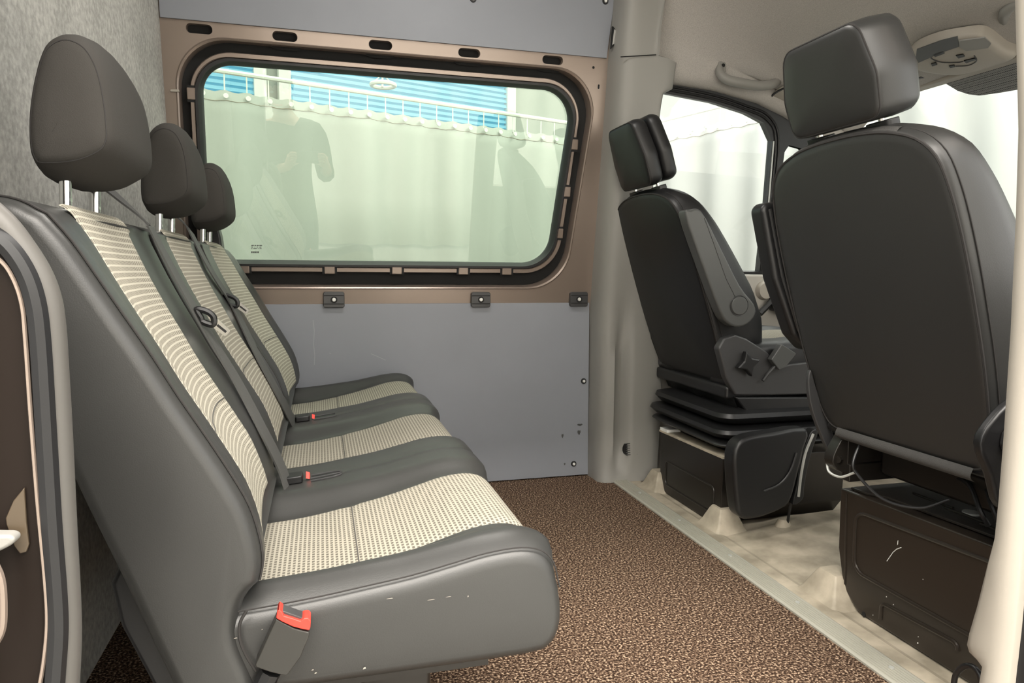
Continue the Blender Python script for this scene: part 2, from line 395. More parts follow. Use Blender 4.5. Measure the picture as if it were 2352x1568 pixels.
# the unseen remainder of the side wall
lo = B().box((XP - .02, YW + .012, -.05), (XR + 1.2, YW + .04, .60)); lo.obj('lower_skin', M['paint'], wl, smooth=False)
B().prism([wall(XP - .02, 1.47), wall(XR - .1, 1.47), wall(XR - .1, 1.95), wall(XP - .02, 1.95)], WN * .03).obj('upper_skin', M['paint'], wl, smooth=False)
for (u, v, rw, rh) in ((1363, 155, .004, .004), (1375, 199, .003, .007)):
    p = onP(u, v, wall(0, 1), WN) - WN * .0006
    B().prism(rpoly([p + Vector((-rw, rh * TILT, -rh)), p + Vector((rw, rh * TILT, -rh)), p + Vector((rw, -rh * TILT, rh)), p + Vector((-rw, -rh * TILT, rh))], .003, 4), WN * .001).obj('drilled_hole', M['void'], wl, smooth=False)

for v_ in (209, 303):
    p = onP(403, v_, wall(0, 1), WN); B().prism(rpoly([p + Vector((-.013, 0, -.004)), p + Vector((.012, 0, -.003)), p + Vector((.010, 0, .004)), p + Vector((-.012, 0, .003))], .002, 3), (0, -.006, 0)).obj('wire_end', M['trim_light'], wl, bevel=.001)
# grey lining boards
def board(name, pts, nrm, th, label):
    o = B().prism(pts, Vector(nrm) * th).obj(name, M['panel'], smooth=False, bevel=.0015); return tag(o, label, 'lining board')
lp = board('lining_board', [(XP + .003, YW - .010, .004), (.931, YW - .010, .004), (.925, YW - .010, .631), (XP + .003, YW - .010, .631)], (0, 1, 0), .008, 'grey lining board between bench and pillar, below the side window')
up = board('lining_board', [wall(XP + .003, 1.439, -.008), wall(.922, 1.439, -.008), wall(.952, 1.88, -.008), wall(XP + .003, 1.88, -.008)], WN, .006, 'grey lining board above the side window, cut off by the picture top')
# clips and rivets
def clip(u, v, label):
    p = onP(u, v, wall(0, .64, -.012), (0, 1, 0)); t = thing('panel_clip', label, 'clip', p, 'black clips on the lower lining board')
    w_, h_ = .033, .0255
    B().prism(rpoly([p + Vector((-w_, -.006, -h_)), p + Vector((w_, -.006, -h_)), p + Vector((w_, -.006, h_)), p + Vector((-w_, -.006, h_))], .007, 5), (0, .022, 0)).obj('plate', M['dark_plastic'], t, bevel=.002)
    g = B()
    for dz in (-.0135, .0135): g.box((p.x - w_ + .002, p.y - .0072, p.z + dz - .0012), (p.x + w_ - .002, p.y - .004, p.z + dz + .0012))
    g.obj('groove', M['void'], t, smooth=False)
    s = B().cyl(p + Vector((0, -.005, 0)), (0, -1, 0), .0105, .003, 20).obj('washer', M['void'], t)
    B().cyl(p + Vector((0, -.007, 0)), (0, -1, 0), .0068, .004, 20, .005).obj('screw_head', M['white'], s)
clip(767, 688, 'square black clip with pale screw, leftmost of three under the side window')
clip(1104, 688, 'square black clip with pale screw, middle one of three under the side window')
clip(1329, 687, 'square black clip with pale screw, rightmost of three, next to the pillar')
def rivet(u, v, n, p0, label):
    n = Vector(n); p = onP(u, v, p0, n) ; t = thing('board_rivet', label, 'rivet', p, 'ringed rivets in the lining boards')
    b_ = B(); b_.cyl(p + n * .002, -n, .0105, .004, 20, .009); b_.obj('ring', M['black_rubber'], t)
    B().cyl(p - n * .001, -n, .0058, .004, 16, .004).obj('cap', M['white'], t)
rivet(1341, 875, (0, 1, 0), (0, YW - .012, 0), 'black ringed rivet halfway up the lower lining board, beside the pillar')
rivet(1318, 1065, (0, 1, 0), (0, YW - .012, 0), 'black ringed rivet near the floor in the lower lining board')
rivet(1391, 2, WN, wall(0, 1.5, -.010), 'black ringed rivet in the right end of the upper lining board')
rivet(1087, -3, WN, wall(0, 1.5, -.010), 'rivet at the very top of the picture in the upper lining board')

for u, v, a, b_ in ((1292, 1000, .004, .007), (1332, 975, .010, .004), (1330, 992, .006, .008), (1297, 1065, .003, .004)):
    p = onP(u, v, (0, YW - .0106, 0), (0, 1, 0)); B().prism(smooth_path([p + Vector((a * math.cos(q), 0, b_ * math.sin(q) * (1 + .4 * math.sin(3 * q)))) for q in [2 * math.pi * i / 9 for i in range(9)]], 2, True), (0, .0004, 0)).obj('smudge', M['grey_plastic'], lp, smooth=False)
for pts in ([(719, 735), (722, 760), (720, 790), (723, 815), (722, 838)], [(852, 812), (866, 818), (886, 827)], [(757, 560 + 250), (760, 812)]):
    c = [onP(u, v, (0, YW - .0104, 0), (0, 1, 0)) for u, v in pts]
    L_ = [p + Vector((-.0011, 0, -.0006)) for p in c] + [p + Vector((.0011, 0, .0006)) for p in c[::-1]]
    obj('scuff', L_, [list(range(len(L_)))], M['panel_scuff'], lp, smooth=False)
# carpeted partition behind the bench, rear roof
struct(B().box((XP - .03, .50, -.05), (XP, 2.40, 2.0)).obj('wall_rear', M['felt'], smooth=False), 'grey felt covered partition behind the bench', 'wall')
struct(B().box((XP - .03, .50, 1.90), (1.12, 2.40, 1.93)).obj('ceiling', M['panel'], smooth=False), 'grey high roof over the bench', 'ceiling')

rl = thing('roof_fill_lamp', 'added white fill lamp, unseen, under the high roof of the load bay', 'lamp', (.30, 1.5, 1.90))
B().box((-.03, 1.40, 1.872), (.63, 1.60, 1.90)).obj('fill_lamp_housing', M['white'], rl, bevel=.006)  # housing of the added fill lamp, out of view
# left pillar trim between the side window and the driver door
def pill(z):
    """cross-section (van axes) from the board edge to the door"""
    y = yw(z) if z > ZK else YW
    f = sstep(.55, .0, z)                              # foot spreads
    xr = {0: 1.155, 1: 0}
    pts = [(.9255 + (.0 if z < 1.44 else (z - 1.44) * .07), y - .002), (.932, y - .055), (.945, y - .088), (.965, y - .100), (1.0, y - .104), (1.05, y - .106)]
    return pts
PX = [(-.02, 1.160), (.14, 1.166), (.30, 1.172), (.47, 1.154), (.63, 1.10), (.9, 1.085), (1.25, 1.082), (1.325, 1.09), (1.335, 1.12), (1.42, 1.127), (1.432, 1.05), (1.62, 1.07), (1.95, 1.10)]
def px_at(z):
    for (a, xa), (c, xc) in zip(PX[:-1], PX[1:]):
        if a <= z <= c: return lerp(xa, xc, (z - a) / (c - a))
    return PX[-1][1]
zs = [0, .012, .03, .08, .14, .2, .26, .32, .38, .44, .5, .56, .62, .7, .8, .9, 1.0, 1.1, 1.2, 1.28, 1.32, 1.33, 1.337, 1.38, 1.415, 1.424, 1.43, 1.5, 1.6, 1.75, 1.92]
rings = []
for z in zs:
    y = yw(z); sp = sstep(.05, 0, z) * .012
    groove = sstep(.66, .40, z) * sstep(.02, .10, z)   # long dished groove low on the trim
    x1 = px_at(z)
    prof = [(.930, 0.0), (.934, .045), (.940, .075), (.950, .092), (.962, .099), (.985, .103 + .004 * groove), (1.000, .103 - .020 * groove), (1.022, .104 - .028 * groove), (1.038, .104 + .006 * groove), (1.06, .106 + .01 * groove), (lerp(1.06, x1, .5), .108), (x1 - .006, .108), (x1, .104), (x1 + .004, .092), (x1 + .004, .03)]
    rings.append([Vector((x - (sp if d > .05 else 0) * .5, y - d - (sp if d > .05 else 0), z)) for x, d in prof])
pt = struct(empty('trim_2', (1.0, 2.25, 0)), 'grey moulded pillar trim between side window and driver door', 'pillar trim')
B().loft(rings, closed=False).obj('pillar_cover', M['trim'], pt, angle=55)
p = Vector((1.055, yw(.115) - .098, .115))
k = B().cyl(p, (0, -1, 0), .030, .012, 24, .027); k.obj('vent', M['black_plastic'], pt)
g = B()
for a in range(6): g.box((p.x - .022, p.y - .0145, p.z - .020 + a * .008), (p.x + .022, p.y - .0115, p.z - .017 + a * .008))
g.obj('vent_slats', M['grey_plastic'], pt, smooth=False)
h = onY(1464, 166, 2.145); B().prism(rpoly([h + Vector((-.010, 0, -.024)), h + Vector((.006, 0, -.026)), h + Vector((.011, 0, .024)), h + Vector((-.004, 0, .026))], .006, 4), (0, .03, 0)).obj('coat_hook', M['trim'], pt, bevel=.004)
sm = B().tube([wall(.93, 1.432, -.1035), Vector((1.05, yw(1.432) - .1075, 1.432))], .0016, 6); sm.obj('joint_line', M['void'], pt)
bl = [onP(u, v, wall(0, 1.45, -.035), WN) for u, v in ((1404, 112), (1408, 60), (1414, 68), (1419, 86), (1412, 102))]
B().prism(bl, WN * .01).obj('belt_slot', M['void'], pt, smooth=False)
bl = [onP(u, v, wall(0, 1.45, -.037), WN) for u, v in ((1406, 104), (1411, 66), (1414, 70), (1411, 100))]
B().prism(bl, WN * .008).obj('belt_slot_edge', M['chrome'], pt, smooth=False)

# ================================================================== the three-seat bench
Y0, Y1 = .800, 2.285
SC = [1.030, 1.545, 2.065]                              # seat centres
bench = thing('rear_bench', 'three-seat bench in charcoal leatherette with cream checked cloth centres', 'bench', (.02, 1.54, 0))
FRONT = [(-.262, .795), (-.243, .768), (-.222, .731), (-.20, .692), (-.176, .65), (-.152, .605), (-.126, .56), (-.101, .515), (-.084, .48), (-.074, .445), (-.070, .415), (-.073, .392)]
BACKP = [(-.088, .374), (-.094, .35), (-.092, .325), (-.080, .29), (-.068, .25), (-.070, .20), (-.10, .185), (-.135, .21), (-.160, .27), (-.182, .33), (-.210, .41), (-.243, .50), (-.278, .60), (-.318, .70), (-.346, .765), (-.350, .79), (-.338, .806), (-.312, .812), (-.285, .808)]
NF = len(FRONT)
def zone(y):
    """distance inside a seat's cloth panel (>0) or outside it (<0)"""
    return max(.128 - abs(y - c) for c in SC)
def back_recess(y, k):
    wgt = math.sin(math.pi * min(1, max(0, (k + .3) / (NF - .2)))) ** .5
    d = zone(y); e = min(y - Y0, Y1 - y)
    r = .027 * sstep(.0, .30, e) + .008 * sstep(-.03, .06, d) - .006 * sstep(.07, .02, e)
    for g in (1.2875, 1.805): r += .008 * math.exp(-((y - g) / .010) ** 2)
    return r * wgt
def back_front(y, k):
    """point on the front of the backrest; k may be fractional"""
    i = min(NF - 2, int(k)); t = k - i
    P = smooth_front(k)
    return Vector((P[0] - back_recess(y, k), y, P[1]))
_fp = smooth_path([(a, c, 0) for a, c in FRONT], 8)
def smooth_front(k):
    s = k * 8; i = min(len(_fp) - 2, int(s)); q = _fp[i].lerp(_fp[i + 1], s - i); return q.x, q.y
ks = lin(0, NF - 1, 34)
def back_ring(y, ins, yy=None):
    yy = y if yy is None else yy
    o = [(back_front(yy, k).x, back_front(yy, k).z) for k in ks] + [(p.x, p.y) for p in smooth_path([(FRONT[-1][0], FRONT[-1][1], 0)] + [(a, c, 0) for a, c in BACKP] + [(FRONT[0][0], FRONT[0][1], 0)], 3)[1:-1]]
    o = inset2(o, ins) if ins else o
    return [Vector((a, y, c)) for a, c in o]
ys = sorted(set([round(v, 4) for v in lin(Y0 + .03, Y1 - .03, 110)] + [1.2875, 1.2825, 1.2925, 1.805, 1.80, 1.81]))
rings = [back_ring(Y0 - .010, .018, Y0 + .03), back_ring(Y0 - .008, .011, Y0 + .03), back_ring(Y0 - .002, .005, Y0 + .03), back_ring(Y0 + .010, .001, Y0 + .03)]
rings += [back_ring(y, 0) for y in ys]
rings += [back_ring(Y1 - .016, .001, Y1 - .03), back_ring(Y1 - .007, .006, Y1 - .03), back_ring(Y1 - .002, .012, Y1 - .03), back_ring(Y1, .018, Y1 - .03)]
backrest = B().loft(rings).obj('backrest', M['bench_leather'], bench, angle=60)
# cloth centres of the backrest
def cloth_w(t): return .128
for c in SC:
    us = lin(-.128, .128, 31); vs = lin(-.9, NF - 1.6, 40)
    def fn(u, k, c=c):
        if k < 0:
            p0 = back_front(c + u, 0); q = smooth_path([p0 - Vector((-.019, 0, .027)), p0, Vector((-.285, c + u, .808)), Vector((-.312, c + u, .812))], 8)
            i = min(15.0, 8 - k * 8.0); p = q[int(i)].lerp(q[int(i) + 1], i - int(i)); return p + Vector((.0016, 0, .0022 + .0040 * sstep(8, 12, i) - .0030 * (abs(u) / .128) ** 14))
        n = Vector((.87, 0, .49)); return back_front(c + u, k) + n * (.0022 - .0045 * (abs(u) / .128) ** 14)
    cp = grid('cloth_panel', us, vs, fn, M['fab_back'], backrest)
    B().tube([fn(u, 6.35) + Vector((.0004, 0, 0)) for u in us], .0011, 6).obj('cross_seam', M['grey_rubber'], cp)
# stitched seams
sm = B()
edge = [Vector((p.x + .0, Y0 + .008, p.z)) for p in back_ring(Y0 + .03, .002)]
nk = len(ks)
side_path = [edge[i] for i in list(range(len(edge) - 8, len(edge))) + list(range(0, nk))]
sm.tube([p + Vector((.0012, -.001, .0008)) for p in side_path], .0013, 6)
sm.obj('seam', M['thread'], backrest)
for g in (1.2875, 1.805):
    B().tube([back_front(g, k) + Vector((.003, 0, .001)) for k in ks], .0025, 6).obj('seam', M['thread'], backrest)
# hard shell seen behind the near end
sh = [(-.205, .445), (-.226, .40), (-.218, .35), (-.190, .28), (-.155, .20), (-.14, .16), (-.11, .16), (-.12, .20), (-.15, .28), (-.185, .36)]
B().prism([(a, Y0 + .020, c) for a, c in sh], (0, Y1 - Y0 - .04, 0)).obj('back_shell', M['black_plastic'], bench, bevel=.006)

# cushion
TOP = [(-.130, .334), (-.05, .340), (0, .347), (.05, .357), (.10, .368), (.15, .382), (.19, .393), (.228, .397), (.256, .391), (.273, .373), (.283, .346)]
BOT = [(.287, .314), (.284, .287), (.271, .268), (.245, .261), (.15, .260), (0, .260), (-.13, .262)]
_tp = smooth_path([(a, c, 0) for a, c in TOP], 6)
def top_at(k):
    s = k * 6; i = min(len(_tp) - 2, int(s)); return _tp[i].lerp(_tp[i + 1], s - i)
def top_n(k):
    a = top_at(max(0, k - .3)); b_ = top_at(min(len(TOP) - 1, k + .3)); t = (b_ - a).normalized(); return Vector((-t.y, 0, t.x))
def cush_h(y, k):
    fade = sstep(10.0, 8.4, k)
    d = -zone(y); rear = sstep(7.0, .5, k)
    h = (.016 + .012 * rear) * sstep(-.008, .055, d)
    e = min(y - Y0, Y1 - y)
    if e < .1: h = (.018 + .022 * rear) * sstep(.098, .040, e) - (.016 + .004 * rear) * sstep(.042, .0, e)
    for g in (1.2875, 1.805): h -= .004 * math.exp(-((y - g) / .012) ** 2)
    return h * fade
def cush_top(y, k):
    p = top_at(k); q = Vector((p.x, y, p.y)) + top_n(k) * cush_h(y, k); return q
kt = lin(0, len(TOP) - 1, 36)
def cush_ring(y, ins, yy=None):
    yy = y if yy is None else yy
    o = [(cush_top(yy, k).x, cush_top(yy, k).z) for k in kt] + [(p.x, p.y) for p in smooth_path([(TOP[-1][0], TOP[-1][1], 0)] + [(a, c, 0) for a, c in BOT], 4)[1:]]
    o = inset2(o, ins) if ins else o
    return [Vector((a, y, c)) for a, c in o]
ys = lin(Y0 + .02, Y1 - .02, 130)
rings = [cush_ring(Y0 - .002, .016, Y0), cush_ring(Y0, .010, Y0), cush_ring(Y0 + .004, .004, Y0 + .004), cush_ring(Y0 + .010, .001, Y0 + .01)] + [cush_ring(y, 0) for y in ys]
rings += [cush_ring(Y1 - .008, .002, Y1 - .02), cush_ring(Y1 - .002, .01, Y1 - .02), cush_ring(Y1, .016, Y1 - .02)]
cushion = B().loft(rings).obj('seat_cushion', M['bench_leather'], bench, angle=60)
for c in SC:
    us = lin(-.128, .128, 31); vs = lin(.05, 9.5, 50)
    def fn(u, k, c=c):
        seam = .0016 * math.exp(-((k - 2.85) / .12) ** 2)
        flare = 1 + .16 * sstep(1.6, .4, k) * 0 
        return cush_top(c + u * flare, k) + top_n(k) * (.0026 - seam - .0045 * (abs(u) / .128) ** 14)
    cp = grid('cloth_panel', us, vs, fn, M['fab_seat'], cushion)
    B().tube([fn(u, 2.85) + Vector((0, 0, .0005)) for u in us], .0011, 6).obj('cross_seam', M['grey_rubber'], cp)
sm = B(); sm.tube([Vector((cush_top(Y0 + .012, k).x, Y0 + .0035, cush_top(Y0 + .012, k).z + .0005)) for k in kt], .0010, 6); sm.obj('seam', M['thread'], cushion)
# curved edge of the side cover where cushion and backrest meet
cv = smooth_path([onY(u, v, Y0 - .008) for u, v in ((566, 1402), (551, 1432), (552, 1470), (566, 1505), (588, 1540))], 5)
B().tube(cv, .0018, 6).obj('cover_edge', M['thread'], cushion)
# scuffs on the side: small pale marks
def side_mark(u, v, a, b_, y=Y0 - .0036):
    p = onY(u, v, y); a *= .7; b_ *= .6; B().add([p + Vector((-a, 0, -b_)), p + Vector((a, 0, -b_ * .4)), p + Vector((a * .6, 0, b_)), p + Vector((-a * .5, 0, b_ * .5))], [(0, 1, 2, 3)]).obj('scuff', M['trim_light'], cushion, smooth=False)
for u, v, a, b_ in ((837, 1534, .0026, .0022), (541, 1465, .003, .001), (895, 1374, .006, .0007), (990, 1377, .007, .0006), (1030, 1370, .005, .0006), (718, 1538, .002, .001), (725, 1545, .002, .0014), (1075, 1369, .001, .002), (602, 1445, .001, .001)): side_mark(u, v, a, b_)
# legs
for y in (.90, 1.545, 2.18):
    for x in (.085, -.06):
        l = B().prism(rpoly([(x - .045, y - .035, 0), (x + .045, y - .035, 0), (x + .045, y + .035, 0), (x - .045, y + .035, 0)], .008, 4), (0, 0, .27)).obj('leg', M['black_metal'], bench, bevel=.003)
        B().prism(rpoly([(x - .055, y - .045, 0.0), (x + .055, y - .045, 0.0), (x + .055, y + .045, 0.0), (x - .055, y + .045, 0.0)], .008, 4), (0, 0, .008)).obj('foot_plate', M['black_metal'], l)
B().box((-.09, Y0 + .04, .235), (.20, Y1 - .04, .266)).obj('seat_pan', M['black_metal'], bench, smooth=False)
# head restraints
HP = [(-.238, .866), (-.228, .884), (-.2265, .905), (-.229, .940), (-.2345, .968), (-.245, .989), (-.260, .999), (-.277, .999), (-.295, .985), (-.307, .953), (-.315, .915), (-.317, .880), (-.314, .855), (-.303, .843), (-.265, .848)]
_hp = [(p.x, p.y) for p in smooth_path([(a, c, 0) for a, c in HP], 4, True)]
_hc = (sum(p[0] for p in _hp) / len(_hp), sum(p[1] for p in _hp) / len(_hp))
def headrest(c):
    W_ = .112
    def ring(y, ins, k=1.0):
        cr = .018 * (1 - min(1, abs(y) / W_) ** 2.2)                # crown of the top edge
        o = inset2(_hp, ins) if ins else _hp
        return [Vector((_hc[0] + (a - _hc[0]) * k - .25 * k * cr * sstep(.90, 1.0, z), c + y, _hc[1] + (z - _hc[1]) * k + k * cr * sstep(.88, 1.0, z) + k * .010 * sstep(.5, 1.0, abs(y) / W_) * sstep(.89, .84, z))) for a, z in o]
    prof = [(-W_ - .003, .010, .05), (-W_ - .003, .010, .5), (-W_ - .001, .010, .9), (-W_ + .002, .0085, 1), (-W_ + .0045, .0065, 1), (-W_ + .010, .0035, 1), (-W_ + .020, .0012, 1), (-W_ + .04, 0, 1), (-.04, -.001, 1), (0, -.0015, 1)]
    prof += [(-y, i, k) for y, i, k in prof[-2::-1]]
    o = B().loft([ring(y, i, k) for y, i, k in prof]).obj('headrest', M['rest_cloth'], bench, angle=80)
    for s_ in (-1, 1):
        B().tube(ring(s_ * (W_ - .0035), .0072), .0009, 5, closed=True).obj('seam', M['thread'], o)
    for dy in (-.058, .058):
        k = B().cyl((-.296, c + dy, .780), (.04, 0, 1), .0066, .075, 14)
        for z in (.806, .820, .832): k.box((-.2905, c + dy - .0035, z), (-.2880, c + dy + .0035, z + .004))
        k.obj('headrest_post', M['chrome'], o)
    return o
for c in SC: headrest(c)

# ------------------------------------------------------------------ belts lying over the bench
def strap(name, path, wdt, m, parent, wdir=(0, 1, 0), th=.0014, twist=None):
    P = smooth_path(path, 6); wd = Vector(wdir).normalized(); rings = []
    for i, p in enumerate(P):
        a = P[max(0, i - 1)]; b_ = P[min(len(P) - 1, i + 1)]; t = (b_ - a).normalized()
        w_ = wd
        if twist: w_ = Matrix.Rotation(lerp(twist[0], twist[1], i / (len(P) - 1)), 3, t) @ wd
        w_ = (w_ - t * w_.dot(t)).normalized(); n = t.cross(w_)
        rings.append([p - w_ * wdt / 2 - n * th, p + w_ * wdt / 2 - n * th, p + w_ * wdt / 2 + n * th, p - w_ * wdt / 2 + n * th])
    return B().loft(rings).obj(name, m, parent, angle=30)
def belt(y, px, tongue, label, up):
    t = thing('seat_belt', label, 'seat belt', onY(*px[-1], y), None)
    path = []
    for u, v in px:
        p = onY(u, v, y); d = ray(u, v)
        for _ in range(60):                              # pull the strap clear of the upholstery
            if p.z < .40: break
            k = min(range(0, 111), key=lambda q: abs(back_front(p.y, q / 10).z - p.z)) / 10
            if p.x > back_front(p.y, k).x + .007 or p.z > .79: break
            p = p - d * .006
        path.append(p)
    strap('webbing', path, .040, M['webbing'], t, twist=(.0, .22))
    strap('upper_webbing', [path[0]] + [onY(u, v, y + dy) for u, v, dy in up], .036, M['webbing'], t, twist=(.15, -.25))
    a, b_, c_ = [onY(u, v, y - .012) for u, v in tongue]
    lp_ = smooth_path([a + Vector((0, 0, .004)), a + Vector((.006, 0, -.010)), (a + b_) / 2 + Vector((-.004, 0, -.008)), b_ + Vector((0, 0, -.006)), b_ + Vector((.002, 0, .006)), (a + b_) / 2 + Vector((.004, 0, .008))], 5, True)
    lo_ = B().tube(lp_, .0052, 8, closed=True).obj('tongue_loop', M['black_plastic'], t)
    d = (c_ - b_).normalized(); s = d.cross(Vector((0, 1, 0))).normalized()
    pl_ = B().prism(rpoly([b_ - s * .008, c_ - s * .0065, c_ + s * .0065, b_ + s * .008], .003, 4), (0, .003, 0)).obj('tongue', M['chrome'], lo_)
    B().prism(rpoly([b_.lerp(c_, .3) - s * .002 - Vector((0, .0006, 0)), b_.lerp(c_, .88) - s * .002 - Vector((0, .0006, 0)), b_.lerp(c_, .88) + s * .002 - Vector((0, .0006, 0)), b_.lerp(c_, .3) + s * .002 - Vector((0, .0006, 0))], .001, 2), (0, .0006, 0)).obj('tongue_slot', M['black_plastic'], lo_)
    return t
belt(1.25, [(345, 520), (390, 606), (450, 715), (490, 785), (545, 875), (603, 985), (645, 1070), (664, 1126)], [(452, 716), (488, 737), (524, 766)], 'black belt with steel tongue lying over the bench back between near and middle seat',
     [(318, 494, 0), (285, 466, .005), (250, 436, .01), (225, 418, .01)])
belt(1.765, [(436, 528), (480, 614), (535, 700), (590, 812), (640, 905), (675, 972)], [(517, 682), (543, 697), (569, 717)], 'black belt with steel tongue lying over the bench back between middle and far seat',
     [(420, 510, 0), (400, 492, .005), (380, 474, .01), (360, 458, .01)])
# belt guide / retractor at the far end of the bench back
rt = thing('belt_retractor', 'black belt retractor housing behind the far head restraint', 'belt retractor', (-.31, 2.2, .80))
B().prism([onY(u, v, 2.23) for u, v in ((462, 498), (478, 505), (500, 518), (507, 545), (512, 585), (466, 585))], (0, .06, 0)).obj('housing', M['black_plastic'], rt, bevel=.006)
# near buckle hanging on the side of the cushion
bk = thing('seat_belt_buckle', 'charcoal buckle with red button on the near side of the bench', 'buckle', onY(622, 1540, .78))
yb = .775
body = B().prism([onY(u, v, yb) for u, v in ((634, 1421), (640, 1424), (676, 1443), (711, 1452), (710, 1462), (690, 1510), (661, 1550), (655, 1552), (620, 1544), (588, 1533), (586, 1527))], (0, .020, 0)).obj('buckle_body', M['buckle'], bk, bevel=.003)
rd = B().prism([onY(u, v, yb - .0012) for u, v in ((634, 1420), (637, 1403), (641, 1399), (648, 1405), (652, 1414), (672, 1420), (690, 1426), (698, 1420), (708, 1419), (714, 1425), (713, 1440), (711, 1448), (694, 1445), (672, 1439), (648, 1428))], (0, .021, 0)).obj('release_button', M['red'], body, bevel=.0018)
B().prism([onY(u, v, yb + .003) for u, v in ((646, 1402), (655, 1404), (694, 1418), (699, 1422), (690, 1428), (650, 1416))], (0, .016, 0)).obj('slot_frame', M['dark_plastic'], body, bevel=.001)
B().tube(smooth_path([onY(u, v, .79) for u, v in ((622, 1540), (612, 1560), (600, 1590))], 4), .012, 8).obj('stalk', M['black_plastic'], bk)
# buckles lying on the cushion
def flat_buckle(y, x0, label):
    t = thing('seat_belt_buckle', label, 'buckle', (x0, y, .40))
    k = 3.0
    def on(u_, dx, dz): 
        kk = 0
        best = min((abs(top_at(q / 10).x - (x0 + dx)), q / 10) for q in range(0, 60))[1]
        return cush_top(y + u_, best) + Vector((0, 0, dz))
    hd = B().prism(rpoly([on(-.022, -.040, .0), on(-.022, -.006, .0), on(.020, -.006, .0), on(.020, -.040, .0)], .005, 4), (0, 0, .014)).obj('buckle_body', M['black_plastic'], t, bevel=.003)
    B().prism([on(-.008, -.003, .004), on(.010, -.003, .004), on(.004, -.001, .016)], (.007, 0, -.002)).obj('release_button', M['red'], hd, bevel=.001)
    for s_ in (-1, 1):
        q = smooth_path([on(s_ * .013 + a, dx, .0012) for a, dx in ((-.008, .005), (-.008, .04), (-.005, .055), (.0, .059), (.005, .055), (.008, .04), (.008, .005))], 4)
        B().tube(q, .0016, 6).obj('pocket_rim', M['dark_plastic'], t)
        B().prism([on(s_ * .013 + a, dx, .0) for a, dx in ((-.007, .005), (-.007, .045), (0, .057), (.007, .045), (.007, .005))], (0, 0, .0008)).obj('pocket', M['black_plastic'], t, smooth=False)
flat_buckle(1.275, -.025, 'black belt buckle with red button in the cushion between near and middle seat')
flat_buckle(1.80, -.022, 'black belt buckle with red button in the cushion between middle and far seat')

# ================================================================== front seats
class Frame:
    """seat back frame: s across the van, t up along the back, n forwards"""
    def __init__(f, x0, z0, slope, yc):
        L = math.hypot(1, slope); f.o = Vector((x0, yc, z0)); f.T = Vector((-slope / L, 0, 1 / L)); f.N = Vector((1 / L, 0, slope / L))
    def __call__(f, s, t, n): return f.o + Vector((0, s, 0)) + f.T * t + f.N * n
BACK_R = [(0, .562), (.06, .560), (.12, .552), (.175, .532), (.208, .498), (.222, .45), (.229, .39), (.232, .32), (.232, .24), (.230, .16), (.224, .08), (.214, .01), (.200, -.035), (.170, -.055), (.09, -.058), (0, -.058)]
def thick(t): 
    P = [(-.06, .10), (0, .150), (.1, .172), (.2, .165), (.3, .140), (.42, .110), (.5, .085), (.55, .060), (.57, .05)]
    for (a, ta), (c, tc) in zip(P[:-1], P[1:]):
        if t <= c: return lerp(ta, tc, max(0, (t - a) / (c - a)))
    return P[-1][1]
def seat_back(fr, name, m, parent, bulge=.010):
    half = [(p.x, p.y) for p in smooth_path([(a, c, 0) for a, c in BACK_R], 3)]
    out = half + [(-a, c) for a, c in half[-2:0:-1]]
    rings = []
    def ring(ins, nf, extra=0.0):
        o = inset2(out, ins) if ins else out
        return [fr(a, c, thick(q[1]) * nf + extra) for (a, c), q in zip(o, out)]
    def scaled(k, nf, extra):
        return [fr(a * k, .25 + (c - .25) * k, thick(.25 + (c - .25) * k) * nf + extra) for a, c in out]
    rings = [scaled(.05, 0, -bulge), scaled(.3, 0, -bulge * .95), scaled(.6, 0, -bulge * .75), scaled(.85, 0, -bulge * .32), scaled(.94, 0, -.0005), ring(.006, 0, .001), ring(.001, 0, .006), ring(0, .0, .014), ring(-.004, .35), ring(-.005, .6), ring(0, .85), ring(.012, .97), ring(.03, 1.03), scaled(.75, 1.0, -.006), scaled(.4, 1.0, -.016), scaled(.05, 1.0, -.02)]
    o = B().loft(rings).obj(name, m, parent, angle=70)
    q = [p for p in ring(.0035, 0, .0022)]
    B().tube(q, .0026, 6, closed=True).obj('seam', M['thread'], o)
    q2 = [p for p in ring(-.002, 0, .020)]
    B().tube(q2, .0012, 5, closed=True).obj('stitching', M['thread'], o)
    return o
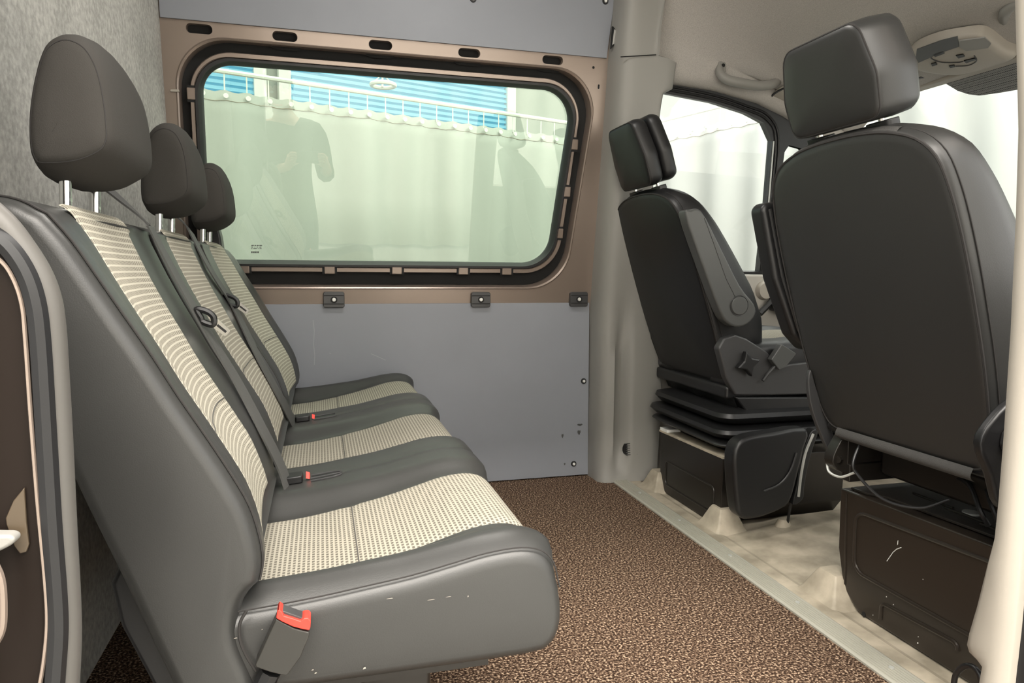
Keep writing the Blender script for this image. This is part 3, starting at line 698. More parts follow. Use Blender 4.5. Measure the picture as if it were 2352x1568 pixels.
def front_headrest(fr, t0, t1, hw, depth, m, parent, split=False):
    fwd = .02
    def shape(ins, n, k=1.0):
        c = [(-hw * .94, t0), (hw * .94, t0), (hw, t0 + (t1 - t0) * .45), (hw * .80, t1), (-hw * .80, t1), (-hw, t0 + (t1 - t0) * .45)]
        o = rpoly([(a, b_, 0) for a, b_ in c], [.028, .028, .06, .035, .035, .06], 5)
        o = inset2([(p.x, p.y) for p in o], ins) if ins else [(p.x, p.y) for p in o]
        cm = (t0 + t1) / 2
        return [fr(a * k, cm + (c_ - cm) * k, n + fwd * (c_ - t0) * .3) for a, c_ in o]
    def shell(n0, n1):
        d = n1 - n0
        return [shape(0, n0 - .004, .1), shape(0, n0 - .003, .6), shape(.012, n0), shape(.004, n0 + .003), shape(0, n0 + .010), shape(-.002, n0 + d * .5), shape(0, n1 - .014), shape(.005, n1 - .005), shape(.014, n1), shape(0, n1 + .004, .6), shape(0, n1 + .005, .1)]
    if split:
        o = B().loft(shell(0, depth * .52)).obj('headrest', m, parent, angle=80)
        o2 = B().loft(shell(depth * .52 + .003, depth)).obj('front_pad', m, o, angle=80)
    else:
        o = B().loft(shell(0, depth)).obj('headrest', m, parent, angle=80)
        B().tube(shape(.003, .0045), .0018, 6, closed=True).obj('seam', M['thread'], o)
    B().tube(shape(.002, depth * .50), .0020, 6, closed=True).obj('seam', M['thread'], o) if not split else B().tube(shape(.003, .0045), .0018, 6, closed=True).obj('seam', M['thread'], o)
    for s in (-.078, .078):
        B().tube([fr(s, .545, .035), fr(s, t0 + .03, .035)], .0055, 10).obj('headrest_post', M['chrome'], o)
        B().prism(rpoly([fr(s - .028, .556, .022), fr(s + .028, .556, .022), fr(s + .028, .556, .050), fr(s - .028, .556, .050)], .008, 4), fr.T * .013).obj('post_guide', M['black_plastic'], o, bevel=.002)
    return o
def seat_cushion(x0, x1, yc, hw, z0, z1, parent, m, cloth):
    b = B(); rs = []
    P = [(x0, z0), (x0 - .01, z0 + .05), (x0 + .01, z1 - .02), (x0 + .06, z1 - .004), (x0 + .2, z1), (x1 - .12, z1 + .014), (x1 - .05, z1 + .008), (x1 - .01, z1 - .02), (x1, z0 + .05), (x1 - .02, z0), (x0 + .2, z0 - .004)]
    sp = [(p.x, p.y) for p in smooth_path([(a, c, 0) for a, c in P], 3, True)]
    for y, i in ((-hw, .02), (-hw + .004, .008), (-hw + .014, .002), (-hw + .03, -.002), (-hw * .55, -.004), (-hw * .45, .008), (0, .010), (hw * .45, .008), (hw * .55, -.004), (hw - .03, -.002), (hw - .014, .002), (hw - .004, .008), (hw, .02)):
        rs.append([Vector((a, yc + y, c)) for a, c in inset2(sp, i)])
    o = b.loft(rs).obj('seat_cushion', m, parent, angle=70)
    if cloth:
        grid('cloth_panel', lin(-hw * .45, hw * .45, 9), lin(x0 + .08, x1 - .04, 16), lambda u, x: Vector((x, yc + u, z1 + .014 * sstep(x0 + .2, x1 - .12, x) - .006 - .02 * sstep(x1 - .08, x1 - .03, x))), M['fab_seat'], o)
    return o

# ---- passenger seat (near) 
ps = thing('passenger_seat', 'near front seat in black leatherette seen from behind, on a dark brown box', 'car seat', (1.3, 1.10, 0))
PF = Frame(1.0785, .45, .31, 1.118)
pb = seat_back(PF, 'backrest', M['leather'], ps)
front_headrest(PF, .574, .742, .122, .095, M['leather'], ps)
V_ = [PF(a, c, d) for a, c, d in ((.15, .5475, .014), (.15, .5475, .05), (-.13, .5535, .05), (-.13, .5535, .014))]
_br = smooth_path([(a, c, 0) for a, c in BACK_R[:5]], 6)
def top_t(u):
    u = abs(u)
    for p, q in zip(_br[:-1], _br[1:]):
        if p.x <= u <= q.x: return lerp(p.y, q.y, (u - p.x) / max(1e-6, q.x - p.x))
    return .55
grid('mesh_strip', lin(-.135, .135, 22), lin(.003, .030, 6), lambda u, v: PF(u, top_t(u) - .004 + .0075 * sstep(0, .016, v) - .002 * sstep(.02, .03, v), v), M['mesh'], pb)
seat_cushion(1.14, 1.60, 1.10, .235, .385, .52, ps, M['leather'], True)
def arm(y0, y1, pts, m, name, label_parent, bev=.012):
    return B().prism(rpoly([Vector((a, y0, c)) for a, c in pts], .02, 5), (0, y1 - y0, 0)).obj(name, m, label_parent, bevel=bev, seg=3)
pa = arm(1.368, 1.418, [(.935, .892), (1.02, .905), (1.075, .74), (1.135, .58), (1.075, .562), (1.035, .60), (.978, .727)], M['black_plastic'], 'armrest', ps)
B().tube([Vector((x, 1.3655, z)) for x, z in ((.957, .880), (.996, .735), (1.045, .612), (1.075, .58))], .004, 6).obj('armrest_seam', M['dark_plastic'], pa)
# recliner covers at both sides of the back's foot
cL = B().prism(smooth_path([Vector((x, 1.325, z)) for x, z in ((1.052, .527), (1.046, .50), (1.062, .43), (1.112, .335), (1.135, .335), (1.10, .42), (1.075, .47), (1.062, .50))], 3, True), (0, .012, 0)).obj('recliner_cover', M['dark_plastic'], ps, bevel=.003)
cR = B().prism(smooth_path([Vector((x, .842, z)) for x, z in ((1.10, .552), (1.045, .545), (1.005, .515), (.984, .478), (1.010, .425), (1.035, .372), (1.09, .37), (1.16, .45), (1.16, .54))], 3, True), (0, .018, 0)).obj('recliner_cover', M['black_plastic'], ps, bevel=.006, seg=3)
kn = Vector((1.045, .842, .482)); k = B(); k.cyl(kn, (0, -1, 0), .028, .02, 10, .024); k.obj('recliner_knob', M['black_plastic'], cR, smooth=False, bevel=.003)
# lower tube, mesh apron, springs
B().tube([PF(-.205, -.056, .012), PF(.20, -.056, .012)], .011, 12).obj('lower_tube', M['black_plastic'], ps)
grid('mesh_apron', lin(-.175, .16, 14), lin(0, 1, 8), lambda u, v: PF(u, -.046 - .026 * v, -.003 - .010 * math.sin(v * 3.0)), M['mesh'], ps)
for s0 in (-.165, .13):
    for q in range(2):
        s1 = s0 + q * .034
        B().tube(smooth_path([PF(s1 + a, -.062 - d, .03) for a, d in ((-.013, 0), (-.009, .010), (0, .013), (.009, .010), (.013, 0))], 4), .0028, 6).obj('spring', M['steel'], ps)
# seat frame rails and hinge metal under the back
for y in (.90, 1.27):
    B().box((1.11, y - .012, .285), (1.58, y + .012, .325)).obj('slide_rail', M['black_metal'], ps, smooth=False, bevel=.003)
    B().box((1.11, y - .004, .32), (1.52, y + .004, .395)).obj('side_frame', M['black_metal'], ps, smooth=False, bevel=.002)
B().box((1.185, .915, .300), (1.56, 1.255, .366)).obj('slide_frame', M['black_metal'], ps, bevel=.01)
hg = B().prism(smooth_path([Vector((x, 1.27, z)) for x, z in ((1.12, .405), (1.09, .37), (1.075, .33), (1.10, .305), (1.15, .31), (1.16, .36), (1.15, .41))], 3, True), (0, .03, 0)).obj('hinge_bracket', M['black_metal'], ps, bevel=.003)
B().cyl((1.095, 1.272, .335), (-1, -.4, 0), .008, .010, 8).obj('hinge_bolt', M['black_metal'], hg, smooth=False)
B().tube(smooth_path([(1.085, 1.30, .318), (1.08, 1.285, .303), (1.085, 1.255, .300), (1.095, 1.225, .318)], 5), .0028, 6).obj('release_wire', M['steel'], hg)
B().tube(smooth_path([PF(.11, -.06, .02), Vector((1.08, 1.215, .345)), Vector((1.085, 1.205, .318)), Vector((1.10, 1.15, .283)), Vector((1.13, 1.09, .282)), Vector((1.16, 1.05, .31))], 6), .0032, 8).obj('cable', M['black_plastic'], ps)
B().tube(smooth_path([Vector((1.20, 1.10, .34)), Vector((1.18, 1.03, .345)), Vector((1.16, .985, .31)), Vector((1.17, .975, .284))], 6), .0045, 8).obj('cable', M['black_plastic'], ps)
B().tube(smooth_path([Vector((1.22, 1.09, .34)), Vector((1.20, 1.02, .352)), Vector((1.175, .975, .32)), Vector((1.18, .96, .285))], 6), .0045, 8).obj('cable', M['black_plastic'], ps)
# seat box with pressed beads
bx = thing('seat_box', 'dark brown scratched metal box under the near front seat', 'seat base', (1.3, 1.09, 0))
XB = 1.127
bp = [Vector((XB, y, z)) for y, z in ((.86, .0), (1.225, .0), (1.245, .012), (1.278, .035), (1.30, .12), (1.303, .258), (.86, .270))]
box_ = B().prism(bp, (.42, 0, 0)).obj('box', M['paint_dark'], bx, bevel=.004)
def bead(pts, r, name='pressed_bead', closed=False, rad=.004):
    return B().tube(rpoly(pts, r, 6) if closed else pts, rad, 8, closed=closed).obj(name, M['paint_dark'], box_)
bead([Vector((XB - .0005, y, z)) for y, z in ((.90, .088), (1.248, .088), (1.252, .222), (.90, .240))], .03, closed=True)
bead(rpoly([Vector((XB - .0005, y, z)) for y, z in ((.98, .004), (.98, .060), (1.165, .052), (1.165, .004))], .012, 5)[6:19], 0)
bead([Vector((XB - .0005, 1.272, .045)), Vector((XB - .0005, 1.283, .25))], 0, rad=.0022)
B().prism([Vector((XB + .012, 1.285, .259)), Vector((XB + .012, 1.24, .260)), Vector((XB + .030, 1.20, .262)), Vector((XB + .030, .88, .271)), Vector((XB + .40, .88, .271)), Vector((XB + .40, 1.285, .259))], (0, 0, .006)).obj('top_tray', M['black_metal'], bx, bevel=.002)
for a in range(3):
    B().box((XB + .05 + .012 * a, .90 + .09 * a, .276), (XB + .057 + .012 * a, 1.0 + .09 * a, .281)).obj('tray_rib', M['black_metal'], bx, smooth=False, bevel=.002)
B().cyl((XB + .10, 1.06, .270), (0, 0, 1), .016, .006, 16).obj('tray_plug', M['steel'], bx)
for u, v, a, b_ in ((2062, 1246, .001, .006), (2037, 1288, .0006, .0006), (2120, 1330, .0012, .001), (2108, 1476, .0015, .002), (2109, 1462, .001, .0015), (2036, 1370, .0016, .0014), (2052, 1388, .0014, .0016), (2005, 1412, .001, .001)):
    p = onX(u, v, XB - .0006); obj('paint_chip', [p + Vector((0, a, -b_)), p + Vector((0, -a, -b_ * .4)), p + Vector((0, -a * .7, b_)), p + Vector((0, a * .6, b_ * .6))], [(0, 1, 2, 3)], M['white'], box_, smooth=False)
B().tube([onX(u, v, XB - .0006) for u, v in ((2037, 1288), (2051, 1268), (2059, 1261), (2070, 1257))], .0008, 4).obj('scratch', M['white'], box_)
B().cyl(onX(1983, 1410, XB - .001), (1, 0, 0), .0055, .004, 12).obj('drain_hole', M['void'], box_)

# ---- driver seat (far)
ds = thing('driver_seat', 'far front seat in black leatherette with raised armrest, next to the pillar', 'car seat', (1.3, 2.03, 0))
DF = Frame(1.1415, .45, .357, 2.035)
seat_back(DF, 'backrest', M['seat_black'], ds)
front_headrest(DF, .578, .775, .112, .100, M['seat_black'], ds, split=True)
seat_cushion(1.17, 1.64, 2.03, .235, .40, .535, ds, M['seat_black'], True)
ar = [onY(u, v, 1.755) for u, v in ((1574, 492), (1588, 482), (1612, 484), (1650, 555), (1700, 655), (1733, 698), (1736, 722), (1718, 744), (1694, 751), (1672, 742), (1652, 712), (1610, 600))]
da = B().prism(smooth_path(ar, 3, True), (0, .042, 0)).obj('armrest', M['grey_plastic'], ds, bevel=.007, seg=3)
c = onY(1698, 702, 1.754); B().cyl(c, (0, -1, 0), .027, .004, 28, .025).obj('armrest_button', M['grey_plastic'], da, bevel=.001)
ring_ = [c + Vector((.0285 * math.cos(a), -.0005, .0285 * math.sin(a))) for a in [2 * math.pi * q / 28 for q in range(28)]]
B().tube(ring_, .0010, 5, closed=True).obj('button_gap', M['dark_plastic'], da)
B().tube([onY(u, v, 1.7545) for u, v in ((1618, 500), (1640, 560), (1668, 640), (1690, 684))], .0007, 5).obj('armrest_crease', M['dark_plastic'], da)
# side shield with knob and seat switch gear
sh = [onY(u, v, 1.785) for u, v in ((1650, 800), (1664, 776), (1690, 768), (1716, 778), (1760, 806), (1796, 842), (1812, 836), (1880, 829), (1890, 905), (1770, 908), (1690, 908), (1668, 868))]
sd = B().prism(sh, (0, .03, 0)).obj('side_shield', M['dark_plastic'], ds, bevel=.006, seg=3)
kc = onY(1712, 834, 1.782); kb = B()
st = [kc + Vector((math.cos(a) * r_, 0, math.sin(a) * r_)) for a, r_ in [(2 * math.pi * q / 8 + .3, .040 if q % 2 == 0 else .019) for q in range(8)]]
kb.prism(st, (0, -.022, 0)); kb.obj('adjust_knob', M['black_plastic'], sd, smooth=False, bevel=.005)
B().prism([onY(u, v, 1.783) for u, v in ((1690, 912), (1880, 912), (1885, 946), (1716, 948))], (0, .05, 0)).obj('valance', M['black_plastic'], ds, bevel=.005)
B().box((1.14, 1.80, .37), (1.62, 2.25, .41)).obj('seat_pan', M['black_plastic'], ds, bevel=.01)
# sagging cover below the back
grid('rear_apron', lin(1.80, 2.24, 14), lin(0, 1, 8), lambda y, v: Vector((1.150 + .03 * v + .006 * math.sin(y * 40) * v, y, .415 - .075 * v)), M['seat_black'], ds)
for z0, z1, g in ((.305, .338, .004), (.262, .292, .016), (.232, .252, .010)):
    zc = (z0 + z1) / 2
    R = lambda k, z: rpoly([(1.115 - k, 1.765 - k, z), (1.56 + k, 1.765 - k, z), (1.56 + k, 2.215 + k, z), (1.115 - k, 2.215 + k, z)], .05, 5)
    B().loft([R(-.035, z0 - .012), R(-.01 + g, z0), R(g + .004, zc), R(g, z1 - .004), R(-.03, z1 + .006)]).obj('bellows_fold', M['black_plastic'], ds, angle=50)
# driver's belt buckle on its stalk
db = thing('seat_belt_buckle', 'dark grey belt buckle standing up between the two front seats', 'buckle', onY(1762, 868, 1.77))
B().prism([onY(u, v, 1.76) for u, v in ((1772, 826), (1796, 790), (1812, 800), (1830, 812), (1806, 842), (1790, 850))], (0, .022, 0)).obj('buckle_body', M['grey_plastic'], db, bevel=.003)
B().tube([onY(u, v, 1.77) for u, v in ((1782, 838), (1762, 860), (1752, 874))], .005, 8).obj('stalk', M['black_plastic'], db)
# driver seat box
dbx = thing('seat_box', 'black metal box with worn edge under the far front seat', 'seat base', (1.3, 1.96, 0))
xb = 1.112
dbo = B().prism([Vector((xb, y, z)) for y, z in ((1.80, 0), (2.11, 0), (2.14, .03), (2.152, .20), (1.757, .207), (1.762, .05))], (.42, 0, 0)).obj('box', M['black_metal'], dbx, bevel=.003)
B().prism([Vector((xb - .002, y, z)) for y, z in ((2.152, .199), (1.757, .206), (1.757, .212), (2.152, .205))], (.05, 0, 0)).obj('worn_edge', M['rubber_floor'], dbo, smooth=False)
B().tube(rpoly([Vector((xb - .0005, y, z)) for y, z in ((1.80, .03), (2.10, .03), (2.10, .11), (1.80, .11))], .015, 5), .003, 8, closed=True).obj('pressed_bead', M['black_metal'], dbo)
B().box((xb + .0, 2.10, .205), (xb + .05, 2.15, .215)).obj('label_tag', M['white'], dbo, smooth=False)
# lever cover in the aisle
lc = thing('lever_cover', 'black rounded plastic cover standing in the aisle beside the far seat box', 'plastic cover', (1.22, 1.66, 0))
P = [onY(u, v, 1.645) for u, v in ((1700, 1189), (1691, 1150), (1686, 1090), (1686, 1048), (1696, 1020), (1722, 1004), (1780, 994), (1858, 984), (1850, 1030), (1835, 1090), (1822, 1140), (1806, 1165), (1770, 1182), (1730, 1193))]
lco = B().prism(smooth_path(P, 2, True), (0, .055, 0)).obj('cover', M['black_plastic'], lc, bevel=.012, seg=4)
B().tube(smooth_path([onY(u, v, 1.643) for u, v in ((1755, 1127), (1790, 1112), (1815, 1082), (1830, 1040))], 4), .0028, 6).obj('moulded_crease', M['dark_plastic'], lco)
lv = thing('parking_brake_lever', 'curved black parking brake bracket right of the aisle cover', 'brake lever', (1.33, 1.68, .05))
B().prism(smooth_path([onY(u, v, 1.655) for u, v in ((1862, 994), (1880, 990), (1868, 1030), (1856, 1075), (1848, 1120), (1845, 1146), (1822, 1160), (1832, 1110), (1838, 1060))], 3, True), (0, .03, 0)).obj('bracket', M['black_plastic'], lv, bevel=.004)
B().tube(smooth_path([onY(u, v, 1.652) for u, v in ((1868, 996), (1850, 1040), (1840, 1090), (1834, 1140))], 4), .004, 6).obj('cable_tube', M['steel'], lv)
B().tube([onY(1818, 1146, 1.67), Vector((1.285, 1.69, .015))], .004, 8).obj('floor_rod', M['black_plastic'], lv)

# ================================================================== cab: driver door, headliner, windscreen
def dwall(u, v, off=0.0): return onP(u, v, wall(1.3, 1.0, off), WN)
dr = struct(empty('door_1', (1.5, 2.33, 0)), 'driver door with its black framed window', 'door')
XD0, XD1 = 1.06, 1.66
# glass outline and frame outline (both on the sloping side of the van)
gl = [wall(1.06, .745), wall(1.605, .745), wall(1.60, 1.0), wall(1.588, 1.215), wall(1.545, 1.275), wall(1.47, 1.302), wall(1.33, 1.330), wall(1.15, 1.347), wall(1.06, 1.347)]
V, F = holes_plate([wall(1.05, .70), wall(2.35, .70), wall(2.35, .98), wall(1.78, 1.235), wall(1.66, 1.30), wall(1.50, 1.355), wall(1.33, 1.383), wall(1.15, 1.395), wall(1.05, 1.395)],
                   [gl, [wall(1.645, .745), wall(2.18, .745), wall(2.18, .90), wall(1.72, 1.195), wall(1.66, 1.205), wall(1.645, 1.18)]])
F2 = B().add(V, F); Vo = [p + WN * .03 for p in V]; F2.add(Vo, [list(f)[::-1] for f in F])
F2.loft([gl, [p + WN * .03 for p in gl]], caps=False)
F2.obj('window_frame', M['black_rubber'], dr, smooth=False)
for k, off in enumerate((.012, .024)):
    q = [p + (Vector((.9, 0, 1.05 - .0)) - Vector((0, 0, 0))) * 0 - WN * .002 for p in [wall(1.60 + off, .75), wall(1.598 + off, 1.0), wall(1.588 + off, 1.22), wall(1.545 + off * .6, 1.275 + off), wall(1.47, 1.302 + off), wall(1.33, 1.330 + off), wall(1.15, 1.347 + off), wall(1.06, 1.348 + off)]]
    B().tube(smooth_path(q, 4), .0045, 8).obj('frame_rib', M['black_rubber'], dr)
B().prism([wall(1.609, .75), wall(1.613, .75), wall(1.607, 1.0), wall(1.594, 1.215), wall(1.590, 1.215), wall(1.602, 1.0)], -WN * .004).obj('guide_rail', M['steel'], dr, smooth=False)
w2 = struct(B().loft([[p + WN * .016 for p in gl], [p + WN * .019 for p in gl]]).obj('window_2', M['glass'], smooth=False), 'driver door window pane', 'window')
q = [wall(1.64, .745, .016), wall(2.19, .745, .016), wall(2.19, .90, .016), wall(1.72, 1.20, .016), wall(1.64, 1.21, .016)]
w3 = struct(B().loft([q, [p + WN * .003 for p in q]]).obj('window_3', M['glass'], smooth=False), 'small quarter window ahead of the driver door window', 'window')
B().box((1.05, 2.30, .0), (2.3, 2.345, .735)).obj('door_panel', M['dash'], dr, bevel=.01)
B().box((1.15, 2.21, .40), (2.0, 2.30, .50)).obj('door_armrest', M['dark_plastic'], dr, bevel=.02)
B().cyl(onY(1754, 667, 2.30), (0, -1, 0), .036, .02, 24, .030).obj('speaker_pod', M['trim_light'], dr)
B().tube([onY(u, v, 2.27) for u, v in ((1745, 720), (1775, 690), (1800, 680))], .012, 8).obj('door_handle', M['black_plastic'], dr)
B().box((1.62, 2.22, .60), (1.9, 2.30, .66)).obj('door_ledge', M['black_plastic'], dr, bevel=.01)

# headliner
def zt(x): 
    P = [(.95, 1.86), (1.05, 1.80), (1.2, 1.69), (1.4, 1.54), (1.6, 1.418), (1.75, 1.372), (1.9, 1.345), (2.2, 1.33)]
    for (a, za), (c, zc) in zip(P[:-1], P[1:]):
        if x <= c: return lerp(za, zc, max(0, (x - a) / (c - a)))
    return P[-1][1]
def zb(x):
    P = [(.95, 1.378), (1.05, 1.378), (1.15, 1.378), (1.33, 1.366), (1.5, 1.338), (1.62, 1.30), (1.75, 1.245), (1.9, 1.17), (2.2, 1.05)]
    for (a, za), (c, zc) in zip(P[:-1], P[1:]):
        if x <= c: return lerp(za, zc, max(0, (x - a) / (c - a)))
    return P[-1][1]
YC = 1.545
def head_section(x):
    b_, t_ = zb(x), zt(x); h = max(.10, t_ - b_); yb_ = yw(b_)
    c = [(yb_ + .015, b_), (yb_ - .018, b_ + .003), (yb_ - .040, b_ + .022), (yb_ - .052, b_ + .06), (yb_ - .055 - .16 * min(1, h * .9) * .35, b_ + h * .40), (yb_ - .13 - .05 * h, b_ + h * .70), (yb_ - .25, b_ + h * .90), (yb_ - .42, b_ + h * .985), (YC, t_ + .01)]
    c = [(p.x, p.y) for p in smooth_path([(a, z, 0) for a, z in c], 4)]
    return [Vector((x, a, z)) for a, z in c] + [Vector((x, 2 * YC - a, z)) for a, z in c[-2::-1]]
hs = [head_section(x) for x in lin(.96, 1.90, 34)]
hl = B().loft(hs, closed=False).obj('ceiling', M['headliner'], angle=80); struct(hl, 'grey cloth headliner over the front seats', 'headliner')
sk = B().loft([[p + Vector((0, (p.y - YC) * .03, .03)) for p in r] for r in (hs[0], hs[10], hs[20], hs[-1])], closed=False).obj('roof_skin', M['paint_dark'], hl)
B().prism([Vector((.955, .45, 1.40)), Vector((.955, 2.45, 1.40)), Vector((.955, 2.45, 2.0)), Vector((.955, .45, 2.0))], (.004, 0, 0))
# windscreen and its dotted band
XW0, ZW0, XW1, ZW1 = 1.90, 1.352, 2.62, .86
WSN = Vector((ZW0 - ZW1, 0, XW1 - XW0)).normalized()
def ws(y, t): return Vector((lerp(XW0, XW1, t), y, lerp(ZW0, ZW1, t)))
q = [ws(.80, 0), ws(2.29, 0), ws(2.36, 1), ws(.73, 1)]
w4 = struct(B().loft([q, [p + WSN * .004 for p in q]]).obj('window_4', M['glass'], smooth=False), 'windscreen with a dotted dark band at its top', 'windscreen')
def onW(u, v, off=-.002): return onP(u, v, ws(1, 0) + WSN * off, WSN)
dm, nt, bs = new_mat('dotted frit'); bs.inputs['Roughness'].default_value = .6
tc = node(nt, 'ShaderNodeTexCoord'); vo = node(nt, 'ShaderNodeTexVoronoi'); vo.inputs['Scale'].default_value = 190; vo.inputs['Randomness'].default_value = .05
rp = node(nt, 'ShaderNodeValToRGB'); rp.color_ramp.elements[0].position = .30; rp.color_ramp.elements[1].position = .45
rp.color_ramp.elements[0].color = (.025, .025, .026, 1); rp.color_ramp.elements[1].color = (.24, .24, .235, 1)
nt.links.new(tc.outputs['Object'], vo.inputs['Vector']); nt.links.new(vo.outputs['Distance'], rp.inputs['Fac']); nt.links.new(rp.outputs['Color'], bs.inputs['Base Color'])
M['frit'] = dm
B().prism([onW(u, v) for u, v in ((2060, 205), (2100, 150), (2420, 60), (2420, 190), (2352, 203), (2300, 212), (2250, 219), (2225, 216), (2200, 208), (2180, 196), (2163, 186), (2150, 183), (2130, 184), (2100, 190))], -WSN * .001).obj('dotted_band', M['frit'], w4, smooth=False)
# cab front edge: header rail and dashboard
B().box((1.875, .80, 1.338), (1.925, 2.29, 1.366)).obj('header_rail', M['trim_light'], hl, bevel=.008)
db_ = thing('dashboard', 'grey dashboard under the windscreen beyond the front seats', 'dashboard', (2.2, 1.5, .4))
B().prism([(1.95, .75, .35), (1.90, .75, .60), (1.92, .75, .80), (2.05, .75, .88), (2.62, .75, .86), (2.62, .75, .35)], (0, 1.58, 0)).obj('fascia', M['dark_plastic'], db_, bevel=.02)
sw = thing('steering_wheel', 'black steering wheel in front of the far seat', 'steering wheel', (1.8, 2.03, .75))
cw = Vector((1.80, 2.03, .78)); u1 = Vector((0, 1, 0)); u2 = Vector((.55, 0, .835))
B().tube([cw + u1 * .19 * math.cos(a) + u2 * .19 * math.sin(a) for a in [2 * math.pi * q / 40 for q in range(40)]], .014, 10, closed=True).obj('rim', M['black_plastic'], sw)
B().cyl(cw - Vector((-.02, 0, .012)), Vector((-.835, 0, .55)), .06, .035, 24, .05).obj('hub', M['black_plastic'], sw)
B().tube([cw - u1 * .18, cw + u1 * .18], .013, 8).obj('spoke', M['black_plastic'], sw)
B().tube([cw, Vector((1.885, 2.03, .725))], .03, 12).obj('column', M['black_plastic'], sw)
# overhead console
oc = thing('overhead_console', 'pale oval overhead console with reading lamps and switches under the headliner', 'overhead console', (1.75, 1.545, 1.39))
CN = Vector((.20, 0, 1)).normalized(); CP0 = Vector((1.72, 1.545, 1.372))
def onC(u, v, off=0.0): return onP(u, v, CP0 - CN * off, CN)
oo = smooth_path([onC(u, v) for u, v in ((2081, 140), (2088, 122), (2112, 103), (2160, 86), (2210, 77), (2252, 73), (2280, 84), (2310, 107), (2337, 121), (2300, 137), (2250, 152), (2210, 161), (2170, 162), (2120, 155))], 4, True)
cen = sum(oo, Vector()) / len(oo)
def shr(k, off): return [cen + (p - cen) * k - CN * off for p in oo]
cb = B().loft([[p + CN * .018 for p in oo], oo, shr(.995, .006), shr(.97, .012), shr(.92, .017), shr(.8, .020), shr(.4, .021)]).obj('console_body', M['trim_light'], oc, angle=60)
def cpatch(name, pts, m, off=.0215, th=.003, bev=0):
    return B().prism([onC(u, v, off) for u, v in pts], -CN * th).obj(name, m, oc, smooth=False, bevel=bev)
cpatch('lamp_lens', ((2106, 112), (2160, 92), (2200, 82), (2203, 105), (2165, 118), (2110, 142), (2104, 130)), M['grey_plastic'])
cpatch('lamp_lens', ((2202, 92), (2262, 84), (2277, 98), (2270, 108), (2220, 115), (2205, 106)), M['trim'])
cpatch('switch', ((2196, 126), (2212, 123), (2216, 128), (2202, 132)), M['black_plastic'])
cpatch('switch', ((2139, 145), (2150, 142), (2153, 147), (2142, 150)), M['black_plastic'])
cpatch('switch', ((2180, 150), (2192, 148), (2194, 152), (2183, 154)), M['black_plastic'])
cpatch('switch', ((2214, 138), (2240, 132), (2243, 135), (2220, 143)), M['black_plastic'])
B().tube(smooth_path([onC(u, v, .022) for u, v in ((2135, 125), (2142, 136), (2165, 143), (2200, 143), (2212, 141))], 4), .0018, 6).obj('switch_rim', M['dark_plastic'], oc)
cpatch('vent_grille', ((2143, 122), (2166, 115), (2170, 121), (2148, 129)), M['dark_plastic'])
B().tube(smooth_path([onC(u, v, .022) for u, v in ((2195, 152), (2225, 150), (2243, 140), (2238, 128))], 4), .0016, 6).obj('switch_rim', M['dark_plastic'], oc)
mm = onW(2110, 178, -.03); 
B().prism([mm + Vector((-.012, -.02, 0)), mm + Vector((.012, -.02, 0)), mm + Vector((.012, .012, 0)), mm + Vector((-.012, .012, 0))], (0, 0, -.006)).obj('catch', M['dark_plastic'], oc, bevel=.002)
# grab handle over the driver door, second one at the right edge
gh = thing('grab_handle', 'grey grab handle over the driver door window', 'grab handle', onY(1700, 175, 2.17))
hp = smooth_path([onY(u, v, y) for u, v, y in ((1655, 148, 2.20), (1653, 166, 2.185), (1668, 182, 2.165), (1705, 191, 2.155), (1745, 197, 2.155), (1772, 194, 2.16), (1790, 184, 2.185), (1797, 172, 2.21))], 5)
P_ = hp; rr = []
for i, p in enumerate(P_):
    k = i / (len(P_) - 1); rr.append(.013 + .003 * math.sin(math.pi * k))
B().tube(P_, rr, 12).obj('grip', M['trim'], gh)
for u, v in ((1660, 152), (1765, 180)):
    e = onY(u, v, 2.185); B().prism(rpoly([e + Vector((-.018, 0, -.02)), e + Vector((.014, 0, -.02)), e + Vector((.012, 0, .014)), e + Vector((-.014, 0, .018))], .006, 4), (0, .06, 0)).obj('mount', M['trim'], gh, bevel=.004)
    B().cyl(e + Vector((0, -.002, .002)), (0, -1, 0), .006, .003, 12).obj('mount_screw', M['void'], gh)
gh2 = thing('grab_handle', 'grey grab handle at the top right edge of the picture', 'grab handle', (1.55, .95, 1.42))
B().tube(smooth_path([onZ(u, v, 1.40 + d) for u, v, d in ((2380, -30, .03), (2338, 2, .01), (2312, 24, .0), (2308, 42, .0), (2325, 62, .0), (2352, 80, .01), (2400, 95, .03))], 5), .014, 12).obj('grip', M['trim'], gh2)
# folded sun visor behind the near head restraint
sv = thing('sun_visor', 'pale folded sun visor partly hidden by the near head restraint', 'sun visor', onY(1800, 220, 2.10))
vp = [onP(u, v, Vector((1.66, 2.05, 1.345)), Vector((.3, .15, 1))) for u, v in ((1775, 218), (1790, 208), (1830, 190), (1900, 180), (1900, 225), (1830, 232), (1785, 236), (1770, 226))]
B().prism(vp, (0, 0, .012)).obj('visor_panel', M['trim_light'], sv, bevel=.004)
B().tube([p for p in smooth_path([vp[7], vp[0], vp[1], vp[2]], 4)], .004, 6).obj('visor_rim', M['black_rubber'], sv)

